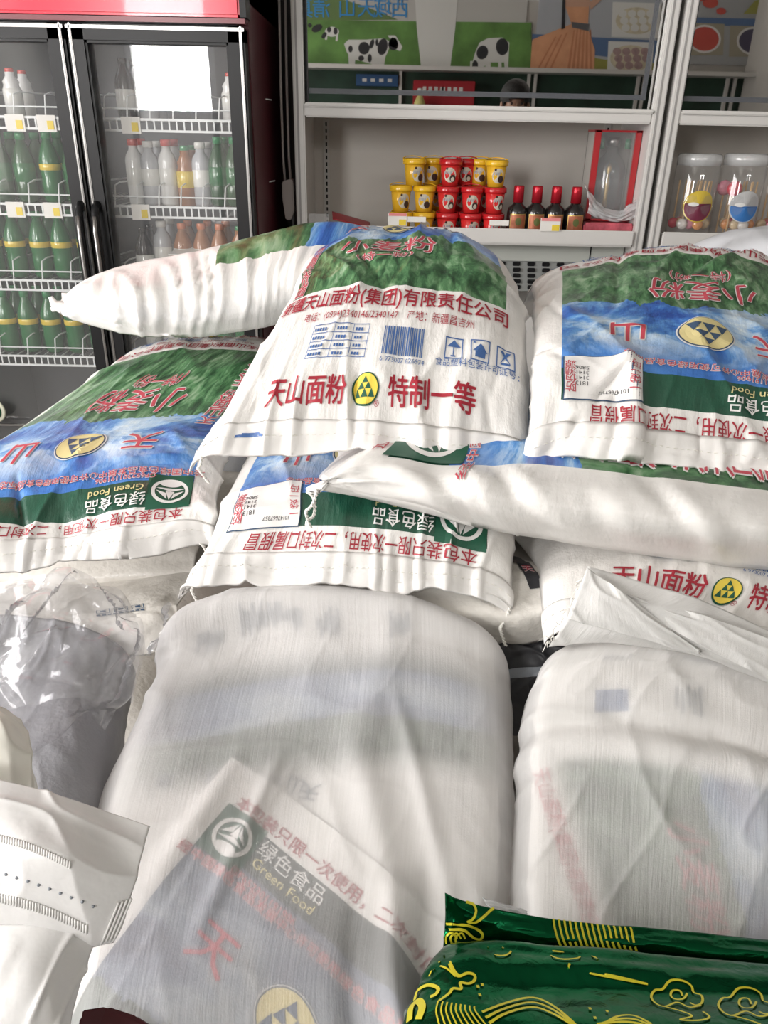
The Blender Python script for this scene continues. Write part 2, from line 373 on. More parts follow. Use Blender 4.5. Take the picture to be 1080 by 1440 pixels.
def cow(body, legs, spots, head):
    poly('printed_cow', body, P_WHITE, p1, .0025)
    for l_ in legs: poly('printed_cow_leg', l_, P_WHITE, p1, .0024)
    for s_ in spots: poly('printed_cow_spot', s_, P_BLACKP, p1, .003)
    for h_, mm in head: poly('printed_cow_head', h_, mm, p1, .0034)
cow([(484, 62), (490, 56), (515, 56), (540, 54), (550, 60), (545, 74), (538, 88), (528, 92), (508, 86), (496, 84), (488, 74)],
    [[(490, 76), (500, 80), (498, 101), (491, 101)], [(522, 84), (534, 86), (530, 101), (525, 101)], [(532, 86), (542, 80), (539, 99), (535, 99)]],
    [ell(512, 68, 8, 9), ell(523, 62, 3, 7, rot=.3), ell(538, 66, 7, 12, rot=.2), ell(493, 69, 3, 5), ell(520, 82, 3, 6), ell(508, 82, 4, 4), ell(530, 60, 2, 5)],
    [(ell(553, 63, 7, 8), P_BLACKP), ([(545, 50), (556, 50), (566, 66), (563, 72), (556, 70), (552, 60)], P_WHITE), (ell(553, 60, 6, 7), P_BLACKP)])
cow([(668, 74), (674, 60), (686, 54), (706, 53), (716, 60), (715, 78), (708, 88), (690, 88), (676, 96), (668, 98), (664, 88)],
    [[(682, 84), (690, 84), (689, 103), (683, 103)], [(700, 84), (705, 84), (705, 104), (701, 104)], [(708, 80), (715, 76), (714, 104), (710, 104)]],
    [ell(706, 66, 9, 12), ell(678, 74, 8, 10, rot=.3), ell(668, 92, 4, 7)], [(ell(667, 94, 3, 9), P_BLACKP), ([(661, 86), (664, 86), (663, 102), (661, 102)], P_WHITE)])
cow(ell(467, 45, 10, 7), [[(458, 48), (461, 48), (460, 56), (457, 56)], [(473, 46), (476, 46), (475, 58), (472, 58)]], [ell(463, 42, 3, 4), ell(472, 44, 3, 5), ell(456, 50, 3, 5, rot=.6)], [])
poly('printed_cow', ell(446, 40, 8, 5, rot=-.5), P_BLACKP, p1, .0025); poly('printed_cow', ell(436, 36, 3, 3), P_BLACKP, p1, .0025)
for ch, x in zip('西域天山清真', (562, 538, 515, 488, 452, 428)):
    q = wallpt(x, 13, .004); V, Fc = text_mesh_plain(ch, .15)
    pyd('printed_lettering', [(q[0] - v[0], q[1], q[2] + v[1]) for v in V], Fc, P_BLUE, p1)
p2 = board('wall_poster', 748, 940, -60, 110, M_('print_haze_sky', (.44, .46, .50)), 'poster with peach dress and food photos, reflected in the shelf mirror')
poly('printed_lake', [(748, 48), (940, 58), (940, 92), (748, 66)], P_LAKE, p2, .0005)
poly('printed_field', [(748, 66), (850, 84), (940, 90), (940, 110), (748, 108)], P_GOLD, p2, .0008)
poly('printed_dress', [(794, 8), (828, 6), (826, 40), (836, 70), (835, 107), (745, 103), (748, 56), (778, 44), (803, 34)], P_DRESS, p2, .002)
for k in range(6): poly('printed_dress_fold', [(806 + k * 4.5, 42), (808 + k * 4.5, 42), (800 + k * 6.5, 106), (796 + k * 6.5, 106)], mat('print_dress_fold', (.55, .24, .13), .5), p2, .0022)
for k in range(3): poly('printed_dress_fold', [(796 - k * 8, 46 + k * 3), (798 - k * 8, 46 + k * 3), (772 - k * 9, 104), (769 - k * 9, 104)], mat('print_dress_fold', (.55, .24, .13), .5), p2, .0022)
poly('printed_waist', [(790, -20), (832, -20), (828, 10), (794, 10)], P_SKIN, p2, .0025)
poly('printed_belt', [(803, 31), (828, 34), (827, 44), (804, 39)], M_('print_belt', (.13, .13, .14)), p2, .003)
poly('printed_braid', [(791, -10), (795, -10), (794, 40), (789, 42)], P_BLACKP, p2, .003)
poly('printed_arm', [(830, 14), (850, -4), (846, -10), (828, 4)], P_SKIN, p2, .003)
for x0, y0, x1, y1, mm, n in ((861, 3, 929, 52, P_CREAM, 'printed_food_photo'), (855, 58, 919, 103, P_CREAM, 'printed_food_photo')):
    poly(n, [(x0, y0), (x1, y0 + 2), (x1 - 4, y1 + 2), (x0 - 2, y1)], P_WHITE, p2, .002)
    poly('printed_bowl', ell((x0 + x1) / 2 - 1, (y0 + y1) / 2 + 2, 29, 19), mm, p2, .003)
    for k in range(11): poly('printed_food_piece', ell((x0 + x1) / 2 - 20 + (k % 4) * 13 + (k // 4) * 2, (y0 + y1) / 2 - 8 + (k // 4) * 10, 6, 5.4, 12), P_PURPLEF if y0 > 20 else P_WHITE, p2, .0034 + .0002 * k)
p3 = board('wall_poster', 945, 1190, -60, 90, M_('print_grey_green', (.36, .37, .38)), 'fruit bowl poster, reflected in the right shelf mirror')
poly('printed_lake', [(945, 24), (1190, 30), (1190, 42), (945, 34)], P_LAKE, p3, .0005)
for x0, y0, x1, y1, mm in ((962, 32, 1018, 78, P_RED), (1026, 36, 1090, 80, P_PURP), (1100, 34, 1160, 82, P_GOLD)):
    poly('printed_fruit_photo', [(x0, y0), (x1, y0 + 2), (x1 - 2, y1), (x0 - 2, y1)], M_('print_tan', (.36, .33, .25)), p3, .001)
    poly('printed_bowl', ell((x0 + x1) / 2, (y0 + y1) / 2, 23, 20), P_WHITE, p3, .002); poly('printed_fruit', ell((x0 + x1) / 2, (y0 + y1) / 2, 20, 17), mm, p3, .0025)
for cx, cy, r in ((998, 4, 11), (1013, 16, 7), (985, -4, 9)): poly('printed_strawberry', ell(cx, cy, r, r * .7), P_RED, p3, .003)
poly('printed_grain_heap', [(1044, 20), (1060, 2), (1090, -8), (1120, 20)], P_GOLD, p3, .003)
# glass-fronted wall cabinet under the posters
A, B = wallpt(405, 152), wallpt(1190, 108)
cb = thing('wall_cabinet', ((A[0] + B[0]) / 2, YB + .1, A[2] - .8), 'dark glass-fronted cabinet under the posters, reflected in the shelf mirrors', 'cabinet')
zt, zb = B[2], A[2] - .75
box('cabinet_back', (A[0], YB + .001, zb), (B[0], YB + .02, zt), mat('cabinet_dark_green', (.018, .05, .032), .5, var=.4, vscale=5), cb)
box('top_rail', (A[0], YB + .02, zt - .03), (B[0], YB + .26, zt), M_SHELF, cb)
for x in (421, 563, 742, 751, 895, 903, 1020, 1030, 1100):
    X = wallpt(x, 120)[0]; box('post', (X - .012, YB + .02, zb), (X + .012, YB + .05, zt - .03), M_SHELF, cb)
def on_cab(name, x0, x1, y0, y1, m, label, cat, d=.05):
    A, B = wallpt(x0, y1), wallpt(x1, y0); o = box(name, (A[0], YB + .021, A[2]), (B[0], YB + d, B[2]), m, None, .004); tag(o, label, cat); return o, A, B
s1, A, B = on_cab('blue_sign', 501, 560, 106, 121, M_('sign_blue', (.03, .09, .22)), 'small blue sign on the cabinet, reflected in the shelf mirror', 'sign', .07)
for k in range(4):
    x = A[0] + (B[0] - A[0]) * (.15 + .2 * k); box('sign_mark', (x, YB + .07, A[2] + .03), (x + .035, YB + .072, B[2] - .03), P_WHITE, s1)
s2, A, B = on_cab('red_carton', 580, 666, 116, 150, M_('carton_red', (.38, .02, .03)), 'red carton with white lettering, reflected in the shelf mirror', 'box', .16)
for k in range(8):
    x = A[0] + (B[0] - A[0]) * (.08 + .095 * k + (.07 if k < 4 else 0)); box('carton_lettering', (x, YB + .16, B[2] - .09), (x + .028, YB + .162, B[2] - .045), P_WHITE, s2)
q = wallpt(589, 140)
fg = thing('toy_figure', (q[0], YB + .2, q[2] - .06), 'small yellow and white figurine in front of the red carton, reflected in the shelf mirror', 'figurine')
lathe('figure_body', [(0, 0), (.05, 0), (.045, .05), (.02, .10), (0, .11)], M_('pale_yellow_cloth', (.6, .55, .2)), fg, 14, (q[0], YB + .24, q[2] - .08))
lathe('figure_head', [(0, 0), (.02, .01), (.026, .03), (.018, .05), (0, .055)], P_WHITE, fg, 14, (q[0], YB + .24, q[2] + .02))
# ------------------------------------------------------------------ sack surfaces
def catmull(knots, vals, t):
    """non-uniform cubic through vals (n,...) at knots, evaluated at t"""
    k = np.asarray(knots, float); v = np.asarray(vals, float); n = len(k)
    d = np.zeros_like(v)
    for i in range(n):
        if i == 0: d[i] = (v[1] - v[0]) / (k[1] - k[0])
        elif i == n - 1: d[i] = (v[-1] - v[-2]) / (k[-1] - k[-2])
        else:
            h0, h1 = k[i] - k[i - 1], k[i + 1] - k[i]
            d[i] = ((v[i] - v[i - 1]) / h0 * h1 + (v[i + 1] - v[i]) / h1 * h0) / (h0 + h1)
    i = np.clip(np.searchsorted(k, t, side='right') - 1, 0, n - 2)
    h = k[i + 1] - k[i]; u = (t - k[i]) / h
    sh = (len(t),) + (1,) * (v.ndim - 1); u = u.reshape(sh); h = h.reshape(sh)
    return ((2 * u**3 - 3 * u**2 + 1) * v[i] + (u**3 - 2 * u**2 + u) * h * d[i] + (-2 * u**3 + 3 * u**2) * v[i + 1] + (u**3 - u**2) * h * d[i + 1])

class Surf:
    """grid surface over (a,b) in [0,1]^2: a to the right, b away from the viewer"""
    def __init__(s, P):
        s.P = P; s.nb, s.na = P.shape[:2]; s.normals()
    def normals(s):
        da = np.gradient(s.P, axis=1); db = np.gradient(s.P, axis=0)
        n = np.cross(da, db); s.N = n / (np.linalg.norm(n, axis=-1, keepdims=True) + 1e-12)
    def ev(s, a, b, off=0.0):
        x = np.clip(a, 0, 1) * (s.na - 1); y = np.clip(b, 0, 1) * (s.nb - 1)
        i = np.clip(np.floor(x).astype(int), 0, s.na - 2); j = np.clip(np.floor(y).astype(int), 0, s.nb - 2)
        fx = (x - i)[..., None]; fy = (y - j)[..., None]
        def g(A): return (A[j, i] * (1 - fx) + A[j, i + 1] * fx) * (1 - fy) + (A[j + 1, i] * (1 - fx) + A[j + 1, i + 1] * fx) * fy
        return g(s.P) + g(s.N) * np.asarray(off)[..., None]
    def ab(s, px, py):
        if not hasattr(s, 'Q'): s.Q = proj(s.P)
        q = s.Q; t = np.array([px, py], float)
        d2 = ((q - t) ** 2).sum(-1)
        j, i = divmod(int(np.argmin(d2)), s.na)
        i1, i0 = min(i + 1, s.na - 1), max(i - 1, 0); j1, j0 = min(j + 1, s.nb - 1), max(j - 1, 0)
        J = np.stack([(q[j, i1] - q[j, i0]) / (i1 - i0), (q[j1, i] - q[j0, i]) / (j1 - j0)], 1)
        try: st = np.clip(np.linalg.solve(J, t - q[j, i]), -1, 1)
        except Exception: st = np.zeros(2)
        return min(1, max(0, (i + st[0]) / (s.na - 1))), min(1, max(0, (j + st[1]) / (s.nb - 1)))

def net_surface(acols, rows, na=140, nb=180, round_a=0.0, sink=0.03, wr=None):
    """rows: (b, default Y, [points]); a point is (px,py) / (px,py,Y) from the photo or ('w',x,y,z)"""
    G = []
    for b, Y, pts in rows:
        G.append([np.array(p[1:], float) if p[0] == 'w' else at(p[0], p[1], p[2] if len(p) > 2 else Y) for p in pts])
    G = np.array(G); ta = np.linspace(0, 1, na); tb = np.linspace(0, 1, nb)
    X = catmull([r[0] for r in rows], G, tb)                      # nb, ncol, 3
    P = np.stack([catmull(acols, X[j], ta) for j in range(nb)])   # nb, na, 3
    A, B = np.meshgrid(ta, tb)
    if round_a:                                                   # the long sides roll over
        for e in (A, 1 - A):
            d = (1 - e / round_a).clip(0, 1)
            P[..., 2] -= sink * (1 - np.sqrt(1 - (d * .995) ** 2))
    S = Surf(P)
    if wr is not None:
        S.P = S.P + S.N * wr(A, B)[..., None]; S.normals()
    return S

def wrinkles(seed, near=.006, far=.004, body=.004, side=0.003, fa=16, w=.46, l=.70, along=True, rng=.12):
    """gathers running off both seams, soft dents on the body, short creases on the sides"""
    def f(A, B):
        X, Yb = A * w * 10, B * l * 10
        if not along: A, B = B, A; X, Yb = A * l * 10, B * w * 10
        wob = vnoise(B * 3, A * 2, seed + 3) * .12
        am = (.35 + 1.6 * (vnoise(A * 4, B * .5, seed + 4) + .5)).clip(0, 2)          # some folds strong, some missing
        g1 = ridge((A + wob) * fa * .62, B * 2.2, seed) - .35
        g2 = ridge((A - wob * 1.5) * fa * .33 + 9, B * 1.4, seed + 1) - .35
        g3 = vnoise((A + wob) * fa * 1.7, B * 4, seed + 2)
        z = am * (near * (.8 * g1 + .9 * g2 + .35 * g3) * np.exp(-B / rng) + far * (.8 * g1 + .8 * g2) * np.exp(-(1 - B) / rng))
        z += body * (vnoise(X * .9, Yb * .7, seed + 5) + .5 * vnoise(X * 2.1 + Yb * .5, Yb * 1.6, seed + 6))
        z += body * .55 * (ridge(X * .8 + Yb * .35, Yb * .55, seed + 7) - .3)
        z += body * .30 * (ridge(X * 1.7 - Yb * .8, Yb * .9 + X * .3, seed + 9) - .3)
        e = np.exp(-A / .09) + np.exp(-(1 - A) / .09)
        sa = (.2 + 2.2 * vnoise(B * 5, A, seed + 10)).clip(0, 1.2)
        z += side * sa * (ridge(A * 3 + B * 4, B * 13 + A * 9 + 1.5 * vnoise(B * 6, A * 6, seed + 11), seed + 8) - .3) * e
        hemfade = np.minimum(1, np.minimum(B, 1 - B) / .02 + .4)
        return z * hemfade
    return f

def folds_m(A, B, lst, sa, sb):
    z = 0 * A
    for (a0, b0, a1, b1, w, h) in lst:
        x0, y0, x1, y1 = a0 * sa, b0 * sb, a1 * sa, b1 * sb; dx, dy = x1 - x0, y1 - y0; l2 = dx * dx + dy * dy + 1e-9
        t = (((A * sa - x0) * dx + (B * sb - y0) * dy) / l2).clip(0, 1)
        d = np.sqrt((A * sa - x0 - t * dx) ** 2 + (B * sb - y0 - t * dy) ** 2)
        z = z + h * np.exp(-np.abs(d / w) ** 1.5) * np.sin(np.pi * (t * .92 + .04)) ** .6
    return z

# printed design of the flour bags, in print coordinates s (across) and t (along, 0 = plain end, 1 = green band end)
def flour_print(name, base=(.84, .82, .79), rough=.38, soft=0.0, sat=1.0, val=1.0):
    if name in _MC: return _MC[name]
    m, nt, b = new_mat(name); L = nt.links.new
    uv = nt.nodes.new('ShaderNodeUVMap'); uv.uv_map = 'print'
    sp = nt.nodes.new('ShaderNodeSeparateXYZ'); L(uv.outputs[0], sp.inputs[0])
    S_, T_ = sp.outputs[0], sp.outputs[1]
    def M(op, x, y=None, clamp=False):
        n = nt.nodes.new('ShaderNodeMath'); n.operation = op; n.use_clamp = clamp
        for k, v in enumerate((x, y)):
            if v is None: continue
            if isinstance(v, (int, float)): n.inputs[k].default_value = v
            else: L(v, n.inputs[k])
        return n.outputs[0]
    def mapping(sc, rot=0):
        mp = nt.nodes.new('ShaderNodeMapping'); mp.inputs['Scale'].default_value = sc; mp.inputs['Rotation'].default_value = (0, 0, rot)
        L(uv.outputs[0], mp.inputs['Vector']); return mp.outputs[0]
    def noise(vec, scale, detail=4, dist=0.0, rough_=.6):
        n = nt.nodes.new('ShaderNodeTexNoise'); n.noise_dimensions = '2D'
        n.inputs['Scale'].default_value = scale; n.inputs['Detail'].default_value = detail; n.inputs['Distortion'].default_value = dist
        n.inputs['Roughness'].default_value = rough_; L(vec, n.inputs['Vector']); return n.outputs['Fac']
    def ramp(f, stops):
        r = nt.nodes.new('ShaderNodeValToRGB'); e = r.color_ramp.elements
        while len(e) < len(stops): e.new(.5)
        for k, (p, c) in enumerate(stops): e[k].position = p; e[k].color = (*c, 1)
        L(f, r.inputs['Fac']); return r.outputs['Color']
    def mix(f, c1, c2):
        n = nt.nodes.new('ShaderNodeMix'); n.data_type = 'RGBA'; L(f, n.inputs['Factor'])
        for k, c in ((6, c1), (7, c2)):
            if isinstance(c, tuple): n.inputs[k].default_value = (*c, 1)
            else: L(c, n.inputs[k])
        return n.outputs[2]
    n1 = noise(mapping((1, 1.5, 1)), 5.0, 5, .4)
    n2 = noise(mapping((1.6, 1.0, 1), .5), 20.0, 5, .4)
    n2 = M('ADD', M('MULTIPLY', n2, .6), M('MULTIPLY', noise(mapping((1, 1.3, 1)), 8.0, 6, .3, .7), .4))
    forest = ramp(n2, [(.36, (.016, .055, .022)), (.46, (.035, .12, .045)), (.54, (.095, .24, .10)), (.66, (.30, .44, .28))])
    n3 = noise(mapping((1, 2.2, 1), .3), 3.2, 8, .35, .68)
    sky = ramp(n3, [(.34, (.012, .055, .30)), (.44, (.035, .15, .50)), (.52, (.12, .32, .66)), (.58, (.40, .58, .80)), (.68, (.70, .80, .87))])
    # deep plain blue towards the band end
    deep = M('MULTIPLY', M('SUBTRACT', T_, .70), 9.0, True)
    sky = mix(deep, sky, ramp(n3, [(.35, (.03, .13, .44)), (.62, (.07, .22, .56))]))
    edge = M('ADD', .565, M('MULTIPLY', M('SUBTRACT', n1, .5), .13))
    art = mix(M('GREATER_THAN', T_, edge), forest, sky)
    art = mix(M('GREATER_THAN', T_, .832), art, (.010, .075, .042))
    def gt(x, v):
        if not soft: return M('GREATER_THAN', x, v)
        return M('ADD', M('MULTIPLY', M('SUBTRACT', x, v), 1 / soft), .5, True)
    def lt(x, v):
        if not soft: return M('LESS_THAN', x, v)
        return M('ADD', M('MULTIPLY', M('SUBTRACT', v, x), 1 / soft) if False else M('MULTIPLY', M('SUBTRACT', x, v), -1 / soft), .5, True)
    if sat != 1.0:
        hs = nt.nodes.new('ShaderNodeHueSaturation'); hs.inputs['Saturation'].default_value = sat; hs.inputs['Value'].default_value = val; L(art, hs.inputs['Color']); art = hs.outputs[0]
    inb = M('MULTIPLY', M('MULTIPLY', gt(S_, .075), lt(S_, .925)), M('MULTIPLY', gt(T_, .305), lt(T_, .903)))
    nb_ = noise(mapping((1, 1, 1)), 7.0, 3)
    white = ramp(nb_, [(.3, tuple(c * .96 for c in base)), (.7, base)])
    L(mix(inb, white, art), b.inputs['Base Color'])
    b.inputs['Roughness'].default_value = rough
    b.inputs['Coat Weight'].default_value = .5; b.inputs['Coat Roughness'].default_value = .28
    w1 = noise(mapping((1, .12, 1), .15), 60, 3); w2 = noise(mapping((1, 1, 1)), 34, 4)
    bp = nt.nodes.new('ShaderNodeBump'); bp.inputs['Strength'].default_value = .35; bp.inputs['Distance'].default_value = .004
    L(M('ADD', M('MULTIPLY', w1, .5), w2), bp.inputs['Height']); L(bp.outputs[0], b.inputs['Normal']); L(bp.outputs[0], b.inputs['Coat Normal'])
    _MC[name] = m
    return m

def mesh_uv(name, V, Fc, UV, m, parent, smooth=True):
    me = bpy.data.meshes.new(name)
    V = np.asarray(V, np.float32); Fc = np.asarray(Fc, np.int32)
    me.vertices.add(len(V)); me.vertices.foreach_set('co', V.ravel())
    me.loops.add(Fc.size); me.loops.foreach_set('vertex_index', Fc.ravel())
    me.polygons.add(len(Fc)); me.polygons.foreach_set('loop_start', np.arange(0, Fc.size, Fc.shape[1], dtype=np.int32))
    me.update(calc_edges=True)
    if UV is not None:
        u = me.uv_layers.new(name='print'); u.data.foreach_set('uv', np.asarray(UV, np.float32)[Fc.ravel()].ravel())
    me.validate()
    return link(name, me, m, parent, smooth)

def grid_faces(nb, na, base=0, flip=False):
    j, i = np.meshgrid(np.arange(nb - 1), np.arange(na - 1), indexing='ij')
    q = np.stack([j * na + i, j * na + i + 1, (j + 1) * na + i + 1, (j + 1) * na + i], -1).reshape(-1, 4) + base
    return q[:, ::-1] if flip else q

def sack_body(name, S, T, aff, m, parent, bot='a', drop=.012, uvfun=None):
    """closed sack: the given upper face plus an underside hanging T below it"""
    nb, na = S.nb, S.na
    A, B = np.meshgrid(np.linspace(0, 1, na), np.linspace(0, 1, nb))
    P = S.P
    if bot == 'a':
        low = P[:, :1] * (1 - A[..., None]) + P[:, -1:] * A[..., None]
        d = np.minimum(low[..., 2], P[..., 2] - .004) - T * (np.sin(np.pi * A).clip(0, 1) ** .6) * (np.minimum(B, 1 - B) / .35).clip(0, 1) ** 1.6
    else:
        low = P[:1] * (1 - B[..., None]) + P[-1:] * B[..., None]
        d = np.minimum(low[..., 2], P[..., 2] - .004) - T * (np.sin(np.pi * B).clip(0, 1) ** .6) * (np.minimum(A, 1 - A) / .2).clip(0, 1) ** .6
    low = low.copy(); low[..., 2] = d
    E1 = np.minimum(B, 1 - B) if bot == 'a' else np.minimum(A, 1 - A)
    wl_ = ((E1 / .28).clip(0, 1) ** 1.5)[..., None]; flat = P.copy(); flat[..., 2] -= .004
    low = flat * (1 - wl_) + low * wl_                      # thin towards the seams
    e = np.zeros((nb, na), bool); e[0] = e[-1] = True; e[:, 0] = e[:, -1] = True
    low[e] = P[e]
    V = np.concatenate([P.reshape(-1, 3), low.reshape(-1, 3)])
    st = aff(A, B)
    UV = np.concatenate([np.stack([st[0], st[1]], -1).reshape(-1, 2), np.full((nb * na, 2), -1.0)])
    Fc = np.concatenate([grid_faces(nb, na), grid_faces(nb, na, nb * na, True)])
    bm_v = V
    # weld rim: map underside rim indices onto the top rim
    idx = np.arange(2 * nb * na); rim = np.where(e.ravel())[0]; idx[rim + nb * na] = rim
    Fc = idx[Fc]
    # UVs are per loop: underside keeps -1 through a separate lookup
    o_uv = UV
    me = bpy.data.meshes.new(name)
    me.vertices.add(len(V)); me.vertices.foreach_set('co', V.astype(np.float32).ravel())
    me.loops.add(Fc.size); me.loops.foreach_set('vertex_index', Fc.astype(np.int32).ravel())
    me.polygons.add(len(Fc)); me.polygons.foreach_set('loop_start', np.arange(0, Fc.size, 4, dtype=np.int32))
    me.update(calc_edges=True)
    lu = o_uv[Fc.ravel()].copy(); lu[grid_faces(nb, na).size:] = -1.0
    u = me.uv_layers.new(name='print'); u.data.foreach_set('uv', lu.astype(np.float32).ravel())
    me.validate()
    bm = bmesh.new(); bm.from_mesh(me)
    bmesh.ops.delete(bm, geom=[v for v in bm.verts if not v.link_faces], context='VERTS'); bm.to_mesh(me); bm.free()
    return link(name, me, m, parent, True)

# print orientation on a sack: (a,b) -> (s,t) and back
AFF = {
    'A': (lambda a, b: (a, b), lambda s, t: (s, t)),                     # plain end near the viewer
    'B': (lambda a, b: (1 - a, 1 - b), lambda s, t: (1 - s, 1 - t)),     # band end near the viewer
    'AL': (lambda a, b: (1 - b, a), lambda s, t: (t, 1 - s)),            # plain end at the left
    'BL': (lambda a, b: (b, 1 - a), lambda s, t: (1 - t, s)),            # band end at the left
}

# ---- lettering: real outline glyphs, laid on the cloth
_TC = {}
def text_mesh(body, size, bold=0.0, cut=.0035, vertical=False):
    key = (body, size, bold, vertical)
    if key in _TC: return _TC[key]
    cu = bpy.data.curves.new('lettering', 'FONT'); cu.body = '\n'.join(body) if vertical else body
    cu.size = size; cu.offset = bold * size; cu.align_x = 'CENTER'; cu.align_y = 'CENTER'; cu.resolution_u = 2
    if vertical: cu.space_line = .85
    o = bpy.data.objects.new('lettering', cu); C.objects.link(o)
    bpy.context.view_layer.update()
    me = bpy.data.meshes.new_from_object(o.evaluated_get(bpy.context.evaluated_depsgraph_get()))
    bpy.data.objects.remove(o); bpy.data.curves.remove(cu)
    bm = bmesh.new(); bm.from_mesh(me); bpy.data.meshes.remove(me)
    if size >= .010:
        for ax in (0, 1):
            c = [v.co[ax] for v in bm.verts]
            x = math.floor(min(c) / cut) * cut + cut
            while x < max(c):
                n = [0, 0, 0]; n[ax] = 1; p = [0, 0, 0]; p[ax] = x
                bmesh.ops.bisect_plane(bm, geom=list(bm.verts) + list(bm.edges) + list(bm.faces), plane_co=p, plane_no=n); x += cut
    bmesh.ops.triangulate(bm, faces=[f for f in bm.faces if len(f.verts) > 4])
    bm.verts.ensure_lookup_table()
    V = np.array([v.co[:2] for v in bm.verts]).reshape(-1, 2); Fc = [[v.index for v in f.verts] for f in bm.faces]
    Nz = [f.normal.z for f in bm.faces]
    Fc = [f if z >= 0 else f[::-1] for f, z in zip(Fc, Nz)]
    bm.free()
    _TC[key] = (V, Fc)
    return _TC[key]

PW, PL = .46, .70
class Printer:
    """lays flat print on a sack surface; positions in print coordinates"""
    def __init__(s, S, inv, parent, W=PW, L=PL, off=.0014):
        s.S, s.inv, s.parent, s.W, s.L, s.off = S, inv, parent, W, L, off
    def lay(s, name, V, Fc, sc, tc, m, lift=0, rot=0.0, label=None):
        c, sn = math.cos(rot), math.sin(rot)
        V = np.asarray(V, float); x = V[:, 0] * c - V[:, 1] * sn; y = V[:, 0] * sn + V[:, 1] * c
        a, b = s.inv(sc + x / s.W, tc + y / s.L)
        a, b = np.asarray(a), np.asarray(b); ok = (a > 0.004) & (a < .996) & (b > 0.004) & (b < .996)
        Fk = [f for f in Fc if all(ok[i] for i in f)]
        if not Fk: return None
        P = s.S.ev(a, b, np.full(len(V), s.off + lift * .0005))
        used = sorted({i for f in Fk for i in f}); mp = {u: k for k, u in enumerate(used)}
        return pyd(name, P[used], [[mp[i] for i in f] for f in Fk], m, s.parent, label=label)
    def text(s, body, sc, tc, size, m, bold=.012, outline=None, ob=.05, lift=1, vertical=False, rot=0.0, name='printed_lettering', ys=1.0):
        V, Fc = text_mesh(body, size, 0.0, vertical=vertical)
        if ys != 1.0: V = V * np.array([1, ys])
        def multi(d, dirs):
            n = len(V); VV = np.concatenate([V + np.array([d * x, d * y]) for x, y in dirs])
            return VV, [[i + k * n for i in f] for k in range(len(dirs)) for f in Fc]
        if outline is not None:
            d = (bold + ob) * size * .8; VV, FF = multi(d, [(1, .4), (-1, -.4), (.4, -1), (-.4, 1)]); s.lay('lettering_outline', VV, FF, sc, tc, outline, lift - 1, rot)
        if bold > .005: VV, FF = multi(bold * size * .6, [(1, .5), (-1, -.5), (-.5, 1), (.5, -1)] if bold > .015 else [(1, .6), (-1, -.6)])
        else: VV, FF = V, Fc
        return s.lay(name, VV, FF, sc, tc, m, lift, rot)
    def rects(s, name, rs, sc, tc, m, lift=0, cell=.0035):
        V, Fc = [], []
        for x0, y0, x1, y1 in rs:
            nx = max(1, int(math.ceil((x1 - x0) / cell))); ny = max(1, int(math.ceil((y1 - y0) / cell))); k = len(V)
            for j in range(ny + 1):
                for i in range(nx + 1): V.append((x0 + (x1 - x0) * i / nx, y0 + (y1 - y0) * j / ny))
            for j in range(ny):
                for i in range(nx):
                    p = k + j * (nx + 1) + i; Fc.append((p, p + 1, p + nx + 2, p + nx + 1))
        return s.lay(name, V, Fc, sc, tc, m, lift)
    def disc(s, name, r0, r1, sc, tc, m, lift=0, ex=1.0, n=40, rings=5):
        V, Fc = [], []
        for k in range(rings + 1):
            r = r0 + (r1 - r0) * k / rings
            for i in range(n): V.append((ex * r * math.cos(2 * math.pi * i / n), r * math.sin(2 * math.pi * i / n)))
        for k in range(rings):
            for i in range(n):
                Fc.append((k * n + i, (k + 1) * n + i, (k + 1) * n + (i + 1) % n, k * n + (i + 1) % n))
        return s.lay(name, V, Fc, sc, tc, m, lift)
    def tri(s, name, tris, sc, tc, m, lift=0, n=5):
        V, Fc = [], []
        for A, B, Cc in tris:
            A, B, Cc = map(np.array, (A, B, Cc)); k = len(V); id = {}
            for i in range(n + 1):
                for j in range(n + 1 - i):
                    id[i, j] = len(V); V.append(A + (B - A) * i / n + (Cc - A) * j / n)
            for i in range(n):
                for j in range(n - i):
                    Fc.append((id[i, j], id[i + 1, j], id[i, j + 1]))
                    if j < n - i - 1: Fc.append((id[i + 1, j], id[i + 1, j + 1], id[i, j + 1]))
        return s.lay(name, V, Fc, sc, tc, m, lift)

INK = dict(
    red=mat('ink_dark_red', (.36, .018, .035), .45), blue=mat('ink_blue', (.06, .14, .36), .45), pink=mat('ink_pink_red', (.55, .07, .10), .45),
    green=mat('ink_green', (.012, .09, .05), .45), yellow=mat('ink_yellow', (.78, .60, .08), .45), paleyellow=mat('ink_pale_yellow', (.72, .62, .30), .45),
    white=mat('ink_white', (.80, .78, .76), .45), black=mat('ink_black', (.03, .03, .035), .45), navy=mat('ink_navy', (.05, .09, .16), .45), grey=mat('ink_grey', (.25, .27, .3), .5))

def mountain_logo(p, sc, tc, r, ex=1.0, yel='yellow'):
    p.disc('logo_ring', r * .0, r, sc, tc, INK['green'] if yel == 'yellow' else INK['white'], 0, ex)
    if yel != 'yellow': p.disc('logo_ring', .01, r * .95, sc, tc, INK['navy'], 1, ex)
    p.disc('logo_disc', 0.0, r * .9, sc, tc, INK[yel], 2, ex)
    T = []                                                       # a pyramid built of six small peaks
    for k, (y0, y1) in enumerate(((.34, .74), (-.04, .36), (-.52, -.02))):
        w = .205 + .015 * k
        for q in range(k + 1):
            x = (q - k / 2) * 2 * w * r
            T.append(((ex * (x - w * r * .97), y0 * r), (ex * (x + w * r * .97), y0 * r), (ex * x, y1 * r)))
    p.tri('logo_mountain', T, sc, tc, INK['green'] if yel == 'yellow' else INK['navy'], 3)

